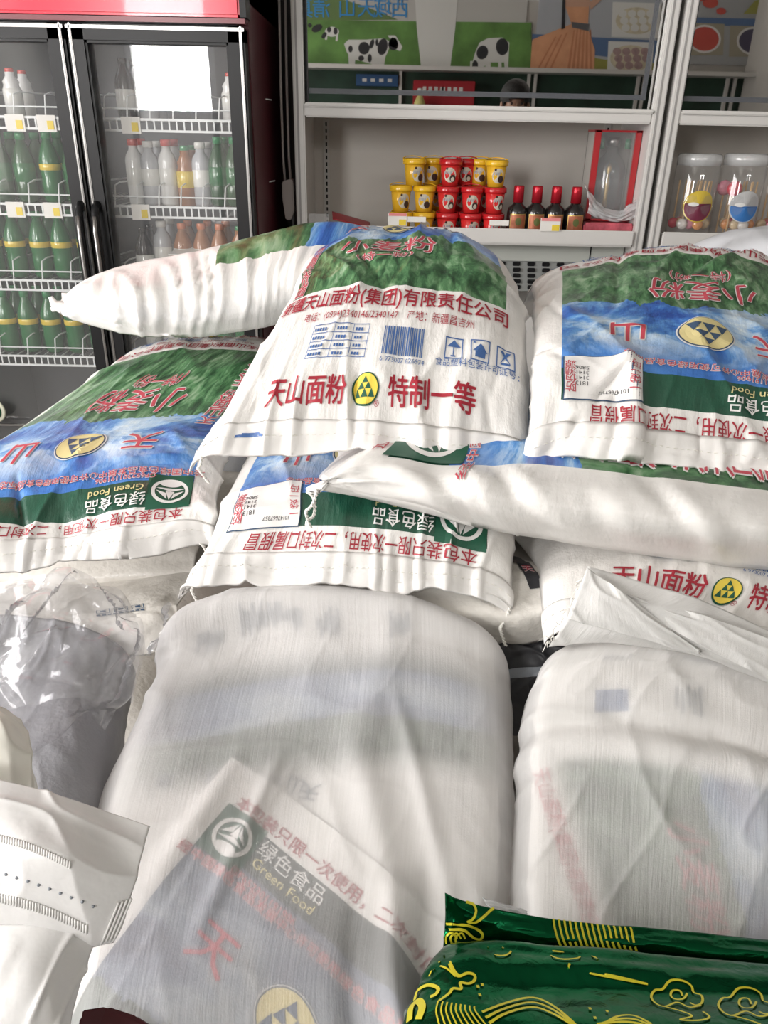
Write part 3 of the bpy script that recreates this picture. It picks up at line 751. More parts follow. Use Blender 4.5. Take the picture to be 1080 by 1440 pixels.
def print_plain_end(p):
    p.text('天山面粉', .305, .098, .0305, INK['red'], .03, ys=1.25); mountain_logo(p, .497, .103, .0205)
    p.text('®', .535, .078, .010, INK['red'], 0); p.text('特制一等', .705, .098, .0315, INK['red'], .03, ys=1.25)
    # nutrition table
    R = []; x0, x1, y0, y1 = -.048, .048, -.022, .022
    for k in range(5): y = y0 + (y1 - y0) * k / 4; R.append((x0, y, x1, y + .0009))
    for x in (x0, x0 + .038, x0 + .07, x1): R.append((x, y0, x + .0009, y1))
    for k in range(4):
        y = y0 + (k + .3) * (y1 - y0) / 4
        for q, (xa, n) in enumerate(((x0 + .003, 5), (x0 + .043, 4), (x0 + .074, 3))):
            for i in range(n): R.append((xa + i * .0046, y, xa + i * .0046 + .0032, y + .004))
    p.rects('nutrition_table', R, .375, .192, INK['blue'])
    R = []; x = -.032; rr = random.Random(4)
    while x < .030:
        w = rr.choice((.0009, .0014, .0022, .0028)); R.append((x, -.018, x + w, .02)); x += w + rr.choice((.0010, .0012, .0018))
    p.rects('barcode', R, .605, .192, INK['blue']); p.text('6 973007 626974', .605, .156, .0095, INK['blue'], .004)
    R = []
    for cx in (-.036, 0, .036):
        for xa, ya, xb, yb in ((-.013, -.014, .013, -.0125), (-.013, .0125, .013, .014), (-.013, -.014, -.0115, .014), (.0115, -.014, .013, .014)):
            R.append((cx + xa, ya, cx + xb, yb))
    R += [(-.037, -.009, -.0355, .004), (-.040, -.011, -.033, -.009), (-.007, -.009, .007, -.002), (.030, -.009, .042, -.006)]
    p.rects('handling_symbols', R, .845, .192, INK['blue'])
    p.tri('handling_symbols', [((-.046, .002), (-.026, .002), (-.036, .011)), ((-.010, -.002), (.010, -.002), (0, .008)), ((.028, .010), (.034, .010), (.044, -.009)), ((.044, .010), (.038, .010), (.028, -.009)), ((-.046 + .036, .009), (-.046 + .0405, .009), (-.046 + .038, .012))], .845, .192, INK['blue'], 0, 4)
    p.text('食品塑料包装许可证号：', .845, .163, .0112, INK['blue'], .004)
    p.text('新疆天山面粉(集团)有限责任公司', .50, .274, .0275, INK['red'], .022)
    p.text('电话：(0994)2340146/2340147    产地：新疆昌吉州', .52, .240, .0128, INK['red'], .004)
def print_art(p):
    p.text('小麦粉', .48, .50, .062, INK['pink'], .01, INK['white'], .03); p.text('(特一粉)', .48, .435, .03, INK['pink'], .0, INK['white'], .04)
    p.text('天山面粉', .118, .535, .030, INK['pink'], .01, INK['white'], .05, vertical=True); p.text('天天见面', .118, .375, .030, INK['pink'], .01, INK['white'], .05, vertical=True)
    p.text('天', .27, .690, .058, INK['pink'], .015, INK['white'], .03); p.text('山', .74, .690, .058, INK['pink'], .015, INK['white'], .03)
    mountain_logo(p, .5, .685, .036, 1.25, 'paleyellow')
def print_band_end(p, sticker=True):
    p.text('经中国绿色食品发展中心许可使用绿色食品标志', .40, .800, .0155, INK['pink'], .0, INK['white'], .05)
    p.text('GF652301191906', .29, .818, .013, INK['pink'], 0, INK['white'], .06)
    p.text('Green Food', .315, .853, .018, INK['paleyellow'], .01); p.text('绿色食品', .315, .880, .024, INK['white'], .012)
    p.rects('green_food_square', [(-.030, -.034, .030, .034)], .142, .862, INK['green'])
    p.disc('green_food_ring', .0205, .0255, .142, .862, INK['white'], 1, rings=2)
    p.tri('green_food_leaf', [((-.019, -.001), (-.003, .018), (-.005, .005)), ((.019, -.001), (.003, .018), (.005, .005)), ((-.006, .001), (.006, .001), (0, .019)), ((-.02, -.006), (.02, -.006), (0, .001))], .142, .862, INK['white'], 1)
    p.disc('green_food_seed', 0, .008, .142, .838, INK['white'], 1, 1.9, rings=3)
    if sticker:
        p.rects('sticker_border', [(-.053, -.037, .053, .037)], .805, .852, INK['navy'], 1); p.rects('sticker', [(-.0515, -.0355, .0515, .0355)], .805, .852, INK['white'], 2)
        p.text('一袋一码', .715, .852, .0155, INK['pink'], .006, lift=3, vertical=True); p.text('防伪溯源', .900, .852, .0155, INK['pink'], .006, lift=3, vertical=True)
        p.text('10147667357', .775, .888, .0075, INK['black'], 0, lift=3)
        p.text('1813\n3141\n3141\n5806', .866, .852, .0095, INK['black'], 0, lift=3)
    p.text('本包装只限一次使用，二次封口属假冒', .47, .922, .0205, INK['red'], .012)

M_HEM = mat('sack_hem_cloth', (.82, .80, .775), .42, bump=.06, bscale=90, coat=.2)
M_THREAD = mat('white_thread', (.82, .80, .75), .8)
def hem(S, parent, b0, b1, a0=0.0, a1=1.0, off=.0025, seed=1, out=.012, m=None, axis='b', stitch=.55, wave=.005):
    """folded hem strip along a seam: laid over the cloth from b1 to the very end b0, then a little beyond, with stitches"""
    n = 150; k = 9; u = np.linspace(a0, a1, n); rows = []
    def ev(uu, bb, o): return S.ev(uu, np.full(n, bb), np.full(n, o)) if axis == 'b' else S.ev(np.full(n, bb), uu, np.full(n, o))
    base = ev(u, b0, off); inner = ev(u, b0 + (b1 - b0) * .5, off); dirv = base - inner; dirv /= np.linalg.norm(dirv, axis=1, keepdims=True) + 1e-9
    for j in range(k):
        f = j / (k - 1); bb = b1 + (b0 - b1) * f
        P = ev(u, bb, off + .002 * math.sin(f * 3.1))
        w = wave * f * (1.6 * vnoise(u * 6, np.full(n, f * .8), seed) + .9 * (ridge(u * 9, np.full(n, f * .5), seed + 1) - .3) + .3 * vnoise(u * 25, np.full(n, f), seed + 1))
        P = P + np.stack([0 * w, 0 * w, w], 1)
        if j == k - 1: P = P + dirv * out * (1 + .8 * vnoise(u * 7, 0 * u, seed + 2))[:, None]
        rows.append(P)
    top = np.stack(rows); lowr = top.copy(); lowr[..., 2] -= .0035
    V = np.concatenate([top.reshape(-1, 3), lowr.reshape(-1, 3)]); nn = k * n
    Fc = [list(q) for q in grid_faces(k, n, 0, axis == 'b' and b1 > b0)] + [list(q) for q in grid_faces(k, n, nn, not (axis == 'b' and b1 > b0))]
    rim = [i for i in range(n)] + [j * n + n - 1 for j in range(1, k)] + [(k - 1) * n + i for i in range(n - 2, -1, -1)] + [j * n for j in range(k - 2, 0, -1)]
    for p, q in zip(rim, rim[1:] + rim[:1]): Fc.append([p, q, q + nn, p + nn])
    h = pyd('seam_hem', V, Fc, m or M_HEM, parent, True)
    bm = bmesh.new(); f = stitch * (k - 1); j = int(f); line = top[j] * (1 - (f - j)) + top[j + 1] * (f - j); line[:, 2] += .0012
    for i in range(0, n - 2, 3): add_tube(bm, [line[i], (line[i] + line[i + 1]) / 2 + np.array([0, 0, .0004]), line[i + 1] * .6 + line[i + 2] * .4], .0008, 4)
    from_bm('stitching', bm, M_THREAD, h)
    return top
def thread_tail(parent, p, length, seed=0, r=.0018, dirx=.15, diry=-.12):
    rr = random.Random(seed); P = []; p = np.array(p, float)
    for i in range(14):
        f = i / 13
        P.append(p + np.array([dirx * length * f + .006 * math.sin(f * 5 + seed), diry * length * f, -length * f + .004 * math.sin(9 * f + seed)]))
    bm = bmesh.new(); n = 60
    for ph in (0, math.pi):
        Q = []
        for i in range(n):
            f = i / (n - 1) * 13; k = min(12, int(f)); c = P[k] * (1 - f + k) + P[k + 1] * (f - k)
            an = ph + i * .75; Q.append(c + np.array([math.cos(an) * r * .7, math.sin(an) * r * .5, math.sin(an) * r * .3]))
        add_tube(bm, Q, r * .75, 4)
    return from_bm('thread_tail', bm, M_THREAD, parent, True)
# ------------------------------------------------------------------ the sacks
M_FLOUR = flour_print('printed_flour_sack_cloth')
C5 = [0, .22, .5, .78, 1]
W_ = 'w'
def flour_bag(label, net_a, rows, orient, T, seed, wr, round_a=.11, sink=.03, bot='a', parts=('A', 'M', 'B'), sticker=True, na=140, nb=180, m=None, W=PW, L=PL, creases=(), cs=(.46, .70)):
    if creases:
        S0 = net_surface(net_a, rows, na, nb, round_a, sink, None); base_wr = wr
        lst = [(*S0.ab(x0, y0), *S0.ab(x1, y1), w, h) for x0, y0, x1, y1, w, h in creases]
        wr = lambda A, B: base_wr(A, B) + folds_m(A, B, lst, *cs)
    S = net_surface(net_a, rows, na, nb, round_a, sink, wr)
    c = S.P.reshape(-1, 3); root = thing('flour_sack', (c[:, 0].mean(), c[:, 1].mean(), c[:, 2].min()), label, 'sack')
    aff, inv = AFF[orient]
    sack_body('sack_cloth', S, T, aff, m or M_FLOUR, root, bot)
    p = Printer(S, inv, root, W, L)
    if 'A' in parts: print_plain_end(p)
    if 'M' in parts: print_art(p)
    if 'B' in parts: print_band_end(p, sticker)
    return root, S

# top of the heap, plain end towards the camera
rb, Sb = flour_bag('white flour sack with red lettering and yellow logo, topmost in the middle of the heap', C5, [
    (0.00, .965, [(266, 632), (380, 636), (510, 628), (640, 648), (758, 652)]),
    (0.05, .980, [(285, 600), (385, 592), (512, 592), (640, 604), (752, 616)]),
    (0.105, 1.01, [(312, 562), (395, 550), (515, 545), (640, 556), (748, 574)]),
    (0.20, 1.07, [(352, 490), (420, 478), (525, 474), (645, 484), (747, 506)]),
    (0.305, 1.17, [(392, 428), (445, 408), (540, 402), (650, 412), (745, 446)]),
    (0.51, 1.29, [(412, 388), (465, 352), (550, 346), (652, 352), (738, 406)]),
    (0.67, 1.41, [(430, 360), (490, 329), (560, 321), (640, 326), (718, 374)]),
    (0.80, 1.52, [(W_, -.13, 1.52, 1.17), (W_, -.07, 1.53, 1.275), (W_, .02, 1.53, 1.285), (W_, .12, 1.53, 1.265), (W_, .205, 1.52, 1.16)]),
    (1.00, 1.70, [(W_, -.20, 1.68, 1.10), (W_, -.09, 1.69, 1.16), (W_, .02, 1.70, 1.17), (W_, .14, 1.69, 1.15), (W_, .24, 1.68, 1.09)]),
    ], 'A', .035, 3, wrinkles(3, near=.014, far=.004, body=.009, side=.006, rng=.13), round_a=.10, sink=.035, creases=[
    (497, 596, 506, 515, .005, -.005), (420, 606, 436, 562, .005, -.005), (590, 600, 604, 556, .005, -.004), (692, 612, 684, 552, .005, -.005), (345, 600, 362, 560, .005, -.004), (640, 520, 705, 468, .009, .004),
    (455, 356, 520, 440, .012, .007), (600, 330, 565, 425, .012, .008), (682, 372, 640, 440, .012, .007), (500, 345, 545, 430, .008, -.006), (640, 345, 610, 430, .009, -.006), (560, 455, 640, 430, .008, .004), (720, 470, 690, 560, .008, -.004)])
tp = hem(Sb, rb, 0.002, .052, .0, 1.0, seed=5, out=.006)
thread_tail(rb, tp[-1][-6], .085, 1, dirx=-.05); thread_tail(rb, tp[-1][4], .03, 2, dirx=.3)
box_ = Printer(Sb, AFF['A'][1], rb, off=.0058)
box_.rects('blue_ink_streak', [(-.022, -.0015, .020, .0018), (-.012, .0018, .016, .0035)], .155, .027, INK['blue'])

rc, Sc_ = flour_bag('printed flour sack with blue mountain print and large hem, topmost at the right', C5, [
    (0.00, .94, [(738, 640), (850, 640), (985, 655), (1130, 672), (1275, 690)]),
    (0.07, .965, [(748, 585), (860, 592), (985, 606), (1130, 622), (1270, 640)]),
    (0.10, .985, [(752, 556), (860, 562), (985, 574), (1125, 592), (1265, 612)]),
    (0.17, 1.02, [(752, 512), (862, 515), (990, 530), (1120, 548), (1255, 575)]),
    (0.30, 1.10, [(752, 462), (864, 464), (995, 478), (1110, 496), (1235, 530)]),
    (0.45, 1.22, [(750, 428), (866, 418), (985, 424), (1095, 440), (1210, 485)]),
    (0.66, 1.40, [(750, 392), (866, 369), (970, 363), (1075, 380), (1170, 432)]),
    (0.85, 1.49, [(748, 382), (860, 361), (950, 354), (1050, 366), (1140, 420)]),
    (1.00, 1.56, [(W_, .26, 1.56, 1.16), (W_, .37, 1.57, 1.19), (W_, .47, 1.57, 1.19), (W_, .58, 1.57, 1.17), (W_, .68, 1.56, 1.12)]),
    ], 'B', .04, 13, wrinkles(13, near=.014, far=.004, body=.009, side=.006, rng=.12), round_a=.10, sink=.035, creases=[
    (838, 566, 882, 512, .007, -.010), (845, 545, 895, 492, .012, .007), (838, 380, 866, 424, .009, -.009), (950, 392, 1026, 440, .012, -.014), (975, 385, 1060, 440, .016, .010), (750, 424, 800, 446, .006, -.006), (752, 500, 800, 500, .006, -.005), (790, 590, 850, 565, .007, .006),
    (895, 625, 915, 590, .007, -.006), (985, 640, 990, 600, .006, -.006), (1050, 655, 1062, 612, .007, .006), (800, 620, 815, 585, .007, -.006), (880, 430, 930, 400, .01, .005), (1040, 560, 1075, 500, .010, .005)])
tc_ = hem(Sc_, rc, 0.002, .066, seed=8, out=.006)
thread_tail(rc, tc_[-1][6], .075, 4, dirx=.02)

rd, Sd = flour_bag('printed flour sack with green food emblem sloping at the left edge of the heap', C5, [
    (0.00, .93, [(-172, 834, .87), (-45, 808, .89), (75, 790, .91), (195, 772, .93), (306, 752, .95)]),
    (0.06, .95, [(-168, 780, .89), (-40, 762, .91), (80, 752, .93), (195, 738, .945), (300, 722, .96)]),
    (0.10, .97, [(-160, 748, .91), (-30, 736, .93), (85, 730, .95), (200, 714, .965), (302, 700, .98)]),
    (0.168, 1.02, [(-148, 720, .96), (-20, 702, .985), (90, 692, 1.00), (205, 678, 1.02), (308, 672, 1.03)]),
    (0.31, 1.12, [(-90, 668, 1.08), (15, 640, 1.10), (110, 630, 1.12), (220, 616, 1.13), (322, 622, 1.14)]),
    (0.47, 1.28, [(8, 606, 1.25), (90, 580, 1.27), (170, 574, 1.28), (270, 570, 1.29), (352, 578, 1.29)]),
    (0.68, 1.50, [(132, 520, 1.48), (200, 500, 1.49), (270, 494, 1.50), (345, 494, 1.50), (405, 510, 1.50)]),
    (0.88, 1.60, [(182, 494, 1.59), (240, 478, 1.60), (300, 475, 1.60), (365, 477, 1.60), (420, 496, 1.60)]),
    (1.00, 1.68, [(W_, -.50, 1.68, 1.00), (W_, -.43, 1.69, 1.035), (W_, -.35, 1.69, 1.04), (W_, -.27, 1.69, 1.03), (W_, -.20, 1.68, .98)]),
    ], 'B', .03, 23, wrinkles(23, near=.013, far=.004, body=.008, side=.005, rng=.11), round_a=.10, sink=.03, sticker=False, creases=[
    (24, 670, 30, 752, .005, -.008), (185, 655, 240, 648, .007, -.008), (200, 648, 262, 638, .010, .006), (110, 782, 125, 750, .006, -.006), (170, 770, 178, 742, .006, .006), (60, 790, 64, 758, .006, -.005), (240, 600, 270, 640, .01, .006), (280, 700, 300, 735, .008, .006)])
td = hem(Sd, rd, 0.002, .058, seed=15, out=.006)
thread_tail(rd, td[-1][-8], .06, 6, dirx=.02)

re_, Se = flour_bag('printed flour sack with white sticker and green band, under the middle of the heap', C5, [
    (0.00, .855, [(246, 812), (365, 818), (480, 812), (600, 824), (724, 836)]),
    (0.06, .875, [(262, 778), (370, 776), (485, 776), (600, 786), (726, 806)]),
    (0.10, .895, [(282, 752), (385, 738), (490, 738), (605, 750), (728, 780)]),
    (0.168, .945, [(300, 712), (390, 698), (495, 692), (610, 700), (728, 740)]),
    (0.30, 1.05, [(322, 668), (405, 648), (500, 640), (610, 645), (722, 690)]),
    (0.60, 1.28, [(W_, -.24, 1.28, .96), (W_, -.12, 1.28, 1.0), (W_, .0, 1.28, 1.01), (W_, .11, 1.28, 1.0), (W_, .22, 1.28, .96)]),
    (1.00, 1.52, [(W_, -.22, 1.52, .93), (W_, -.11, 1.52, .95), (W_, .0, 1.52, .95), (W_, .11, 1.52, .95), (W_, .22, 1.52, .93)]),
    ], 'B', .03, 33, wrinkles(33, near=.013, far=.003, body=.007, side=.004, rng=.10), round_a=.10, sink=.03)
te = hem(Se, re_, 0.002, .060, seed=25, out=.010, wave=.010)
thread_tail(re_, te[-1][-4], .05, 8, dirx=.05); thread_tail(re_, te[-2][8], .05, 9, dirx=-.02)

# sacks lying crosswise
rf, Sf = flour_bag('plain white side of a flour sack lying crosswise below the two topmost sacks', [0, .05, .16, .42, .68, 1], [
    (0.00, .90, [(432, 694, .885), (475, 702, .90), (620, 732, .90), (800, 762, .90), (1080, 800, .89), (1260, 830, .92)]),
    (0.025, .86, [(429, 690, .88), (462, 682, .875), (600, 700, .865), (790, 728, .855), (1085, 760, .845), (1275, 790, .90)]),
    (0.05, .875, [(436, 685, .885), (470, 660, .885), (610, 668, .88), (795, 690, .87), (1088, 722, .865), (1280, 760, .91)]),
    (0.078, .92, [(446, 678, .90), (492, 641, .92), (625, 648, .925), (800, 658, .925), (1090, 690, .91), (1275, 735, .93)]),
    (0.20, 1.0, [(W_, -.09, .97, 1.02), (W_, -.03, .99, 1.055), (W_, .09, 1.0, 1.075), (W_, .26, 1.0, 1.075), (W_, .50, .99, 1.07), (W_, .62, .98, 1.04)]),
    (0.60, 1.2, [(W_, -.08, 1.15, 1.0), (W_, -.02, 1.18, 1.055), (W_, .09, 1.2, 1.075), (W_, .26, 1.2, 1.08), (W_, .50, 1.2, 1.07), (W_, .62, 1.18, 1.02)]),
    (1.00, 1.35, [(W_, -.07, 1.32, .99), (W_, -.02, 1.34, 1.0), (W_, .09, 1.36, 1.0), (W_, .26, 1.36, 1.0), (W_, .50, 1.36, 1.0), (W_, .62, 1.34, .99)]),
    ], 'BL', .01, 43, wrinkles(43, near=.014, far=.006, body=.006, side=.0, fa=9, along=False, rng=.16), round_a=0, bot='b', parts=('M', 'B'), sticker=False, cs=(.85, 1.5), creases=[
    (440, 688, 525, 648, .007, .008), (445, 692, 570, 672, .007, .007), (450, 693, 600, 704, .007, .007), (445, 690, 545, 662, .006, -.007), (450, 692, 580, 690, .006, -.006), (505, 645, 565, 700, .008, -.005), (560, 650, 640, 726, .012, .006), (600, 655, 670, 730, .010, -.006),
    (650, 655, 715, 735, .012, .005), (690, 655, 770, 745, .012, -.007), (720, 660, 820, 745, .014, .006), (905, 672, 985, 765, .010, -.008), (930, 680, 1020, 780, .016, .007), (820, 690, 860, 752, .01, -.004), (860, 700, 905, 760, .012, .004), (1010, 720, 1060, 770, .012, -.004)])
thread_tail(rf, Sf.ev(np.array(.004), np.array(.03)), .05, 12, dirx=.02)
thread_tail(rf, Sf.ev(np.array(.004), np.array(.04)), .045, 14, dirx=-.08)

_wa = wrinkles(53, near=.008, far=.004, body=.008, side=.0, fa=8, along=False, rng=.22)
def wr_a(A, B):      # hanging vertical gathers along the front of the sack
    x = A * 44 + 1.2 * vnoise(A * 6, B * 20, 54) + 10 * (B - .05)
    g = (ridge(x, B * 6, 55) - .3) + .6 * (ridge(x * .55 + 3, B * 4, 56) - .3)
    return _wa(A, B) + .015 * g * np.exp(-((B - .055) / .045) ** 2) * np.exp(-((A - .22) / .25) ** 2)
ra, Sa = flour_bag('white flour sack lying crosswise behind, pinched end pointing at the drink cooler', [0, .04, .10, .26, .57, 1], [
    (0.00, 1.40, [(84, 444, 1.44), (108, 456, 1.42), (160, 471, 1.40), (270, 473, 1.40), (420, 452, 1.42), (560, 450, 1.5)]),
    (0.03, 1.36, [(81, 441, 1.44), (100, 440, 1.40), (150, 446, 1.375), (270, 444, 1.37), (420, 418, 1.39), (560, 420, 1.5)]),
    (0.060, 1.38, [(80, 437, 1.44), (98, 424, 1.41), (146, 414, 1.39), (270, 402, 1.39), (425, 372, 1.41), (560, 385, 1.5)]),
    (0.080, 1.44, [(82, 433, 1.45), (104, 412, 1.44), (150, 396, 1.44), (275, 374, 1.45), (440, 338, 1.48), (560, 360, 1.55)]),
    (0.20, 1.52, [(84, 431, 1.47), (109, 410, 1.50), (154, 391, 1.51), (277, 369, 1.52), (450, 331, 1.55), (565, 356, 1.60)]),
    (0.45, 1.58, [(86, 430, 1.50), (115, 408, 1.55), (160, 388, 1.57), (280, 368, 1.60), (460, 328, 1.64), (570, 352, 1.66)]),
    (1.00, 1.75, [(W_, -.66, 1.58, 1.15), (W_, -.62, 1.66, 1.15), (W_, -.54, 1.72, 1.15), (W_, -.36, 1.76, 1.14), (W_, -.10, 1.78, 1.14), (W_, .05, 1.78, 1.14)]),
    ], 'AL', .01, 53, wr_a, round_a=0, bot='b', parts=('M',), sticker=False)
bm = bmesh.new()
e0 = Sa.ev(np.array(.0), np.array(.10))
add_tube(bm, [e0 + np.array([.02, 0, -.01]), e0, e0 + np.array([-.008, -.004, .006]), e0 + np.array([-.012, -.004, .018])], [.014, .012, .008, .004], 8)
add_tube(bm, [e0, e0 + np.array([-.014, -.006, -.006])], [.01, .004], 8)
from_bm('knotted_corner', bm, M_HEM, ra, True)

rg, Sg = flour_bag('white flour sack with red lettering, partly covered by the open woven sack at right', C5, [
    (0.00, .79, [(770, 868, .81), (880, 888, .795), (1000, 906, .78), (1130, 935, .76), (1270, 975, .74)]),
    (0.05, .82, [(766, 838, .835), (880, 848, .825), (1005, 868, .81), (1130, 896, .79), (1268, 936, .77)]),
    (0.105, .86, [(762, 808, .865), (885, 806, .865), (1025, 830, .845), (1140, 858, .83), (1268, 900, .81)]),
    (0.20, .92, [(758, 782, .92), (885, 766, .93), (1025, 782, .92), (1150, 806, .90), (1270, 850, .88)]),
    (0.50, 1.12, [(W_, .20, 1.12, .90), (W_, .30, 1.12, .955), (W_, .42, 1.12, .965), (W_, .53, 1.12, .955), (W_, .64, 1.12, .90)]),
    (1.00, 1.40, [(W_, .20, 1.40, .86), (W_, .30, 1.40, .89), (W_, .42, 1.40, .89), (W_, .53, 1.40, .89), (W_, .64, 1.40, .86)]),
    ], 'A', .04, 63, wrinkles(63, near=.007, far=.003, body=.004, side=.005, rng=.10), round_a=.10, sink=.03, parts=('A',))
hem(Sg, rg, 0.002, .05, seed=35, out=.008)

def side_bag(label, cols, rows, seed, m, bot='b', orient='AL', parts=(), wrk=None):
    return flour_bag(label, cols, rows, orient, .01, seed, wrk or wrinkles(seed, near=.008, far=.006, body=.006, side=.0, fa=8, along=False, rng=.2), round_a=0, bot=bot, parts=parts, na=110, nb=110, m=m)
# shaded sacks further down the heap
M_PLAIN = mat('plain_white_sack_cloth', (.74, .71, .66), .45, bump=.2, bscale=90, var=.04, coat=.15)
rh, Sh = side_bag('shaded white flour sack squeezed under the sack with the sticker, right of its hem', [0, .2, .5, .8, 1], [
    (0.00, .88, [(420, 890), (520, 900), (640, 912), (745, 908), (792, 880, .86)]),
    (0.06, .85, [(418, 850), (520, 860), (640, 872), (750, 872), (800, 850, .85)]),
    (0.14, .88, [(420, 820), (520, 826), (640, 832), (745, 838), (800, 826, .87)]),
    (0.50, 1.05, [(W_, -.12, 1.05, .885), (W_, -.02, 1.05, .89), (W_, .07, 1.05, .89), (W_, .17, 1.05, .88), (W_, .24, 1.05, .86)]),
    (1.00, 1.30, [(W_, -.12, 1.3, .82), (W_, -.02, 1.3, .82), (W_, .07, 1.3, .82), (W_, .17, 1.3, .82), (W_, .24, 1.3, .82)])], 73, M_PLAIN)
ph_ = Printer(Sh, lambda s, t: (s, t), rh, .42, .5)
a_, b_ = Sh.ab(741, 800); ph_.rects('black_print_strip', [(-.014, -.05, .014, .06)], a_, b_, INK['black']); ph_.text('天', a_, b_ - .01, .022, INK['pink'], .0, INK['white'], .03, lift=2)
rj, Sj = side_bag('plain beige side of a shaded flour sack under the left sack', [0, .2, .5, .8, 1], [
    (0.00, 1.07, [(-180, 842), (-60, 850), (90, 852), (200, 846), (262, 832)]),
    (0.06, 1.03, [(-185, 812), (-60, 822), (90, 824), (205, 820), (272, 812)]),
    (0.14, 1.05, [(-180, 790), (-60, 792), (90, 792), (205, 784), (275, 786)]),
    (0.50, 1.15, [(W_, -.66, 1.2, .86), (W_, -.56, 1.2, .865), (W_, -.44, 1.2, .865), (W_, -.33, 1.2, .865), (W_, -.26, 1.2, .85)]),
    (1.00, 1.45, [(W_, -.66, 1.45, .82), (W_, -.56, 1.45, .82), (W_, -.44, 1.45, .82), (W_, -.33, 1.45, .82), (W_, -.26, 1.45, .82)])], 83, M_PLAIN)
rk, Sk = side_bag('shaded flour sack with blue table print, lowest in the gap behind the clear plastic bag', [0, .25, .5, .8, 1], [
    (0.00, .86, [(-40, 925, .86), (60, 930, .86), (130, 925, .86), (215, 918, .86), (250, 900, .87)]),
    (0.20, .89, [(-40, 880, .89), (60, 884, .89), (130, 880, .89), (215, 868, .89), (250, 866, .9)]),
    (0.45, .96, [(-40, 852, .95), (60, 852, .95), (130, 848, .95), (215, 838, .95), (255, 842, .95)]),
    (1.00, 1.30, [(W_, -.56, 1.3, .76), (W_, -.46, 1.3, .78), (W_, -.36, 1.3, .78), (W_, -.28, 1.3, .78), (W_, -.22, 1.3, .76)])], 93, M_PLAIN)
a_, b_ = Sk.ab(178, 856)
pk = Printer(Sk, lambda s, t: (s, t), rk, .46, .46)
R = []
for cx in (-.05, -.012, .026):
    for xa, ya, xb, yb in ((-.015, -.014, .015, -.0115), (-.015, .0115, .015, .014), (-.015, -.014, -.0125, .014), (.0125, -.014, .015, .014), (-.006, -.006, .006, .006)): R.append((cx + xa, ya, cx + xb, yb))
R += [(-.066 + i * .012, -.028, -.066 + i * .012 + .009, -.019) for i in range(9)]
pk.rects('printed_blue_table', R, a_, b_, INK['navy'])

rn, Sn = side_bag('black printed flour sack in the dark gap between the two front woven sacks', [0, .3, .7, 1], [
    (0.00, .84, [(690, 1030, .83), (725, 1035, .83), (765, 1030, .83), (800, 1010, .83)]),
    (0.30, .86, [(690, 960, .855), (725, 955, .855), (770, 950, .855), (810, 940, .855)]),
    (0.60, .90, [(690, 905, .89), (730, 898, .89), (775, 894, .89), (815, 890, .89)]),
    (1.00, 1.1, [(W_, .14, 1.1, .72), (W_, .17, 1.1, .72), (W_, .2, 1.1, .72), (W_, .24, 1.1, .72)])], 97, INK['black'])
pn = Printer(Sn, lambda s, t: (s, t), rn, .12, .4); a_, b_ = Sn.ab(738, 945)
pn.rects('grey_print_band', [(-.03, -.012, .03, .012)], a_, b_, INK['grey'])

# unseen bottom layers, added to carry the heap and block light in its gaps
def low_sack():
    S = net_surface([0, .3, .7, 1], [(0, 0, [('w', -.22, -.34, 0), ('w', -.1, -.35, .0), ('w', .1, -.35, 0), ('w', .22, -.34, 0)]), (.15, 0, [('w', -.23, -.26, .0), ('w', -.1, -.26, .07), ('w', .1, -.26, .07), ('w', .23, -.26, .0)]),
        (.5, 0, [('w', -.24, 0, .0), ('w', -.1, 0, .085), ('w', .1, 0, .085), ('w', .24, 0, .0)]), (.85, 0, [('w', -.23, .26, .0), ('w', -.1, .26, .07), ('w', .1, .26, .07), ('w', .23, .26, .0)]), (1, 0, [('w', -.22, .34, 0), ('w', -.1, .35, 0), ('w', .1, .35, 0), ('w', .22, .34, 0)])],
        26, 34, .1, .03, wrinkles(141, near=.006, body=.004))
    me_o = sack_body('flour_sack', S, .08, lambda a, b: (a * 0 - 1, b), M_PLAIN, None)
    return me_o
ls = low_sack(); first = True
for lay in range(3):
    for ix, x in enumerate((-.53, -.01, .51)):
        for iy, y in enumerate((.50, 1.25)):
            o = ls if first else ls.copy()
            if not first: C.objects.link(o)
            first = False
            o.location = (x + .006 * lay, y + .01 * ix, .093 + .19 * lay); o.rotation_euler = (0, 0, .012 * (ix - 1))
            tag(o, 'plain white flour sack added unseen under the heap as support and light block', 'sack', 'unseen sacks added under the heap')
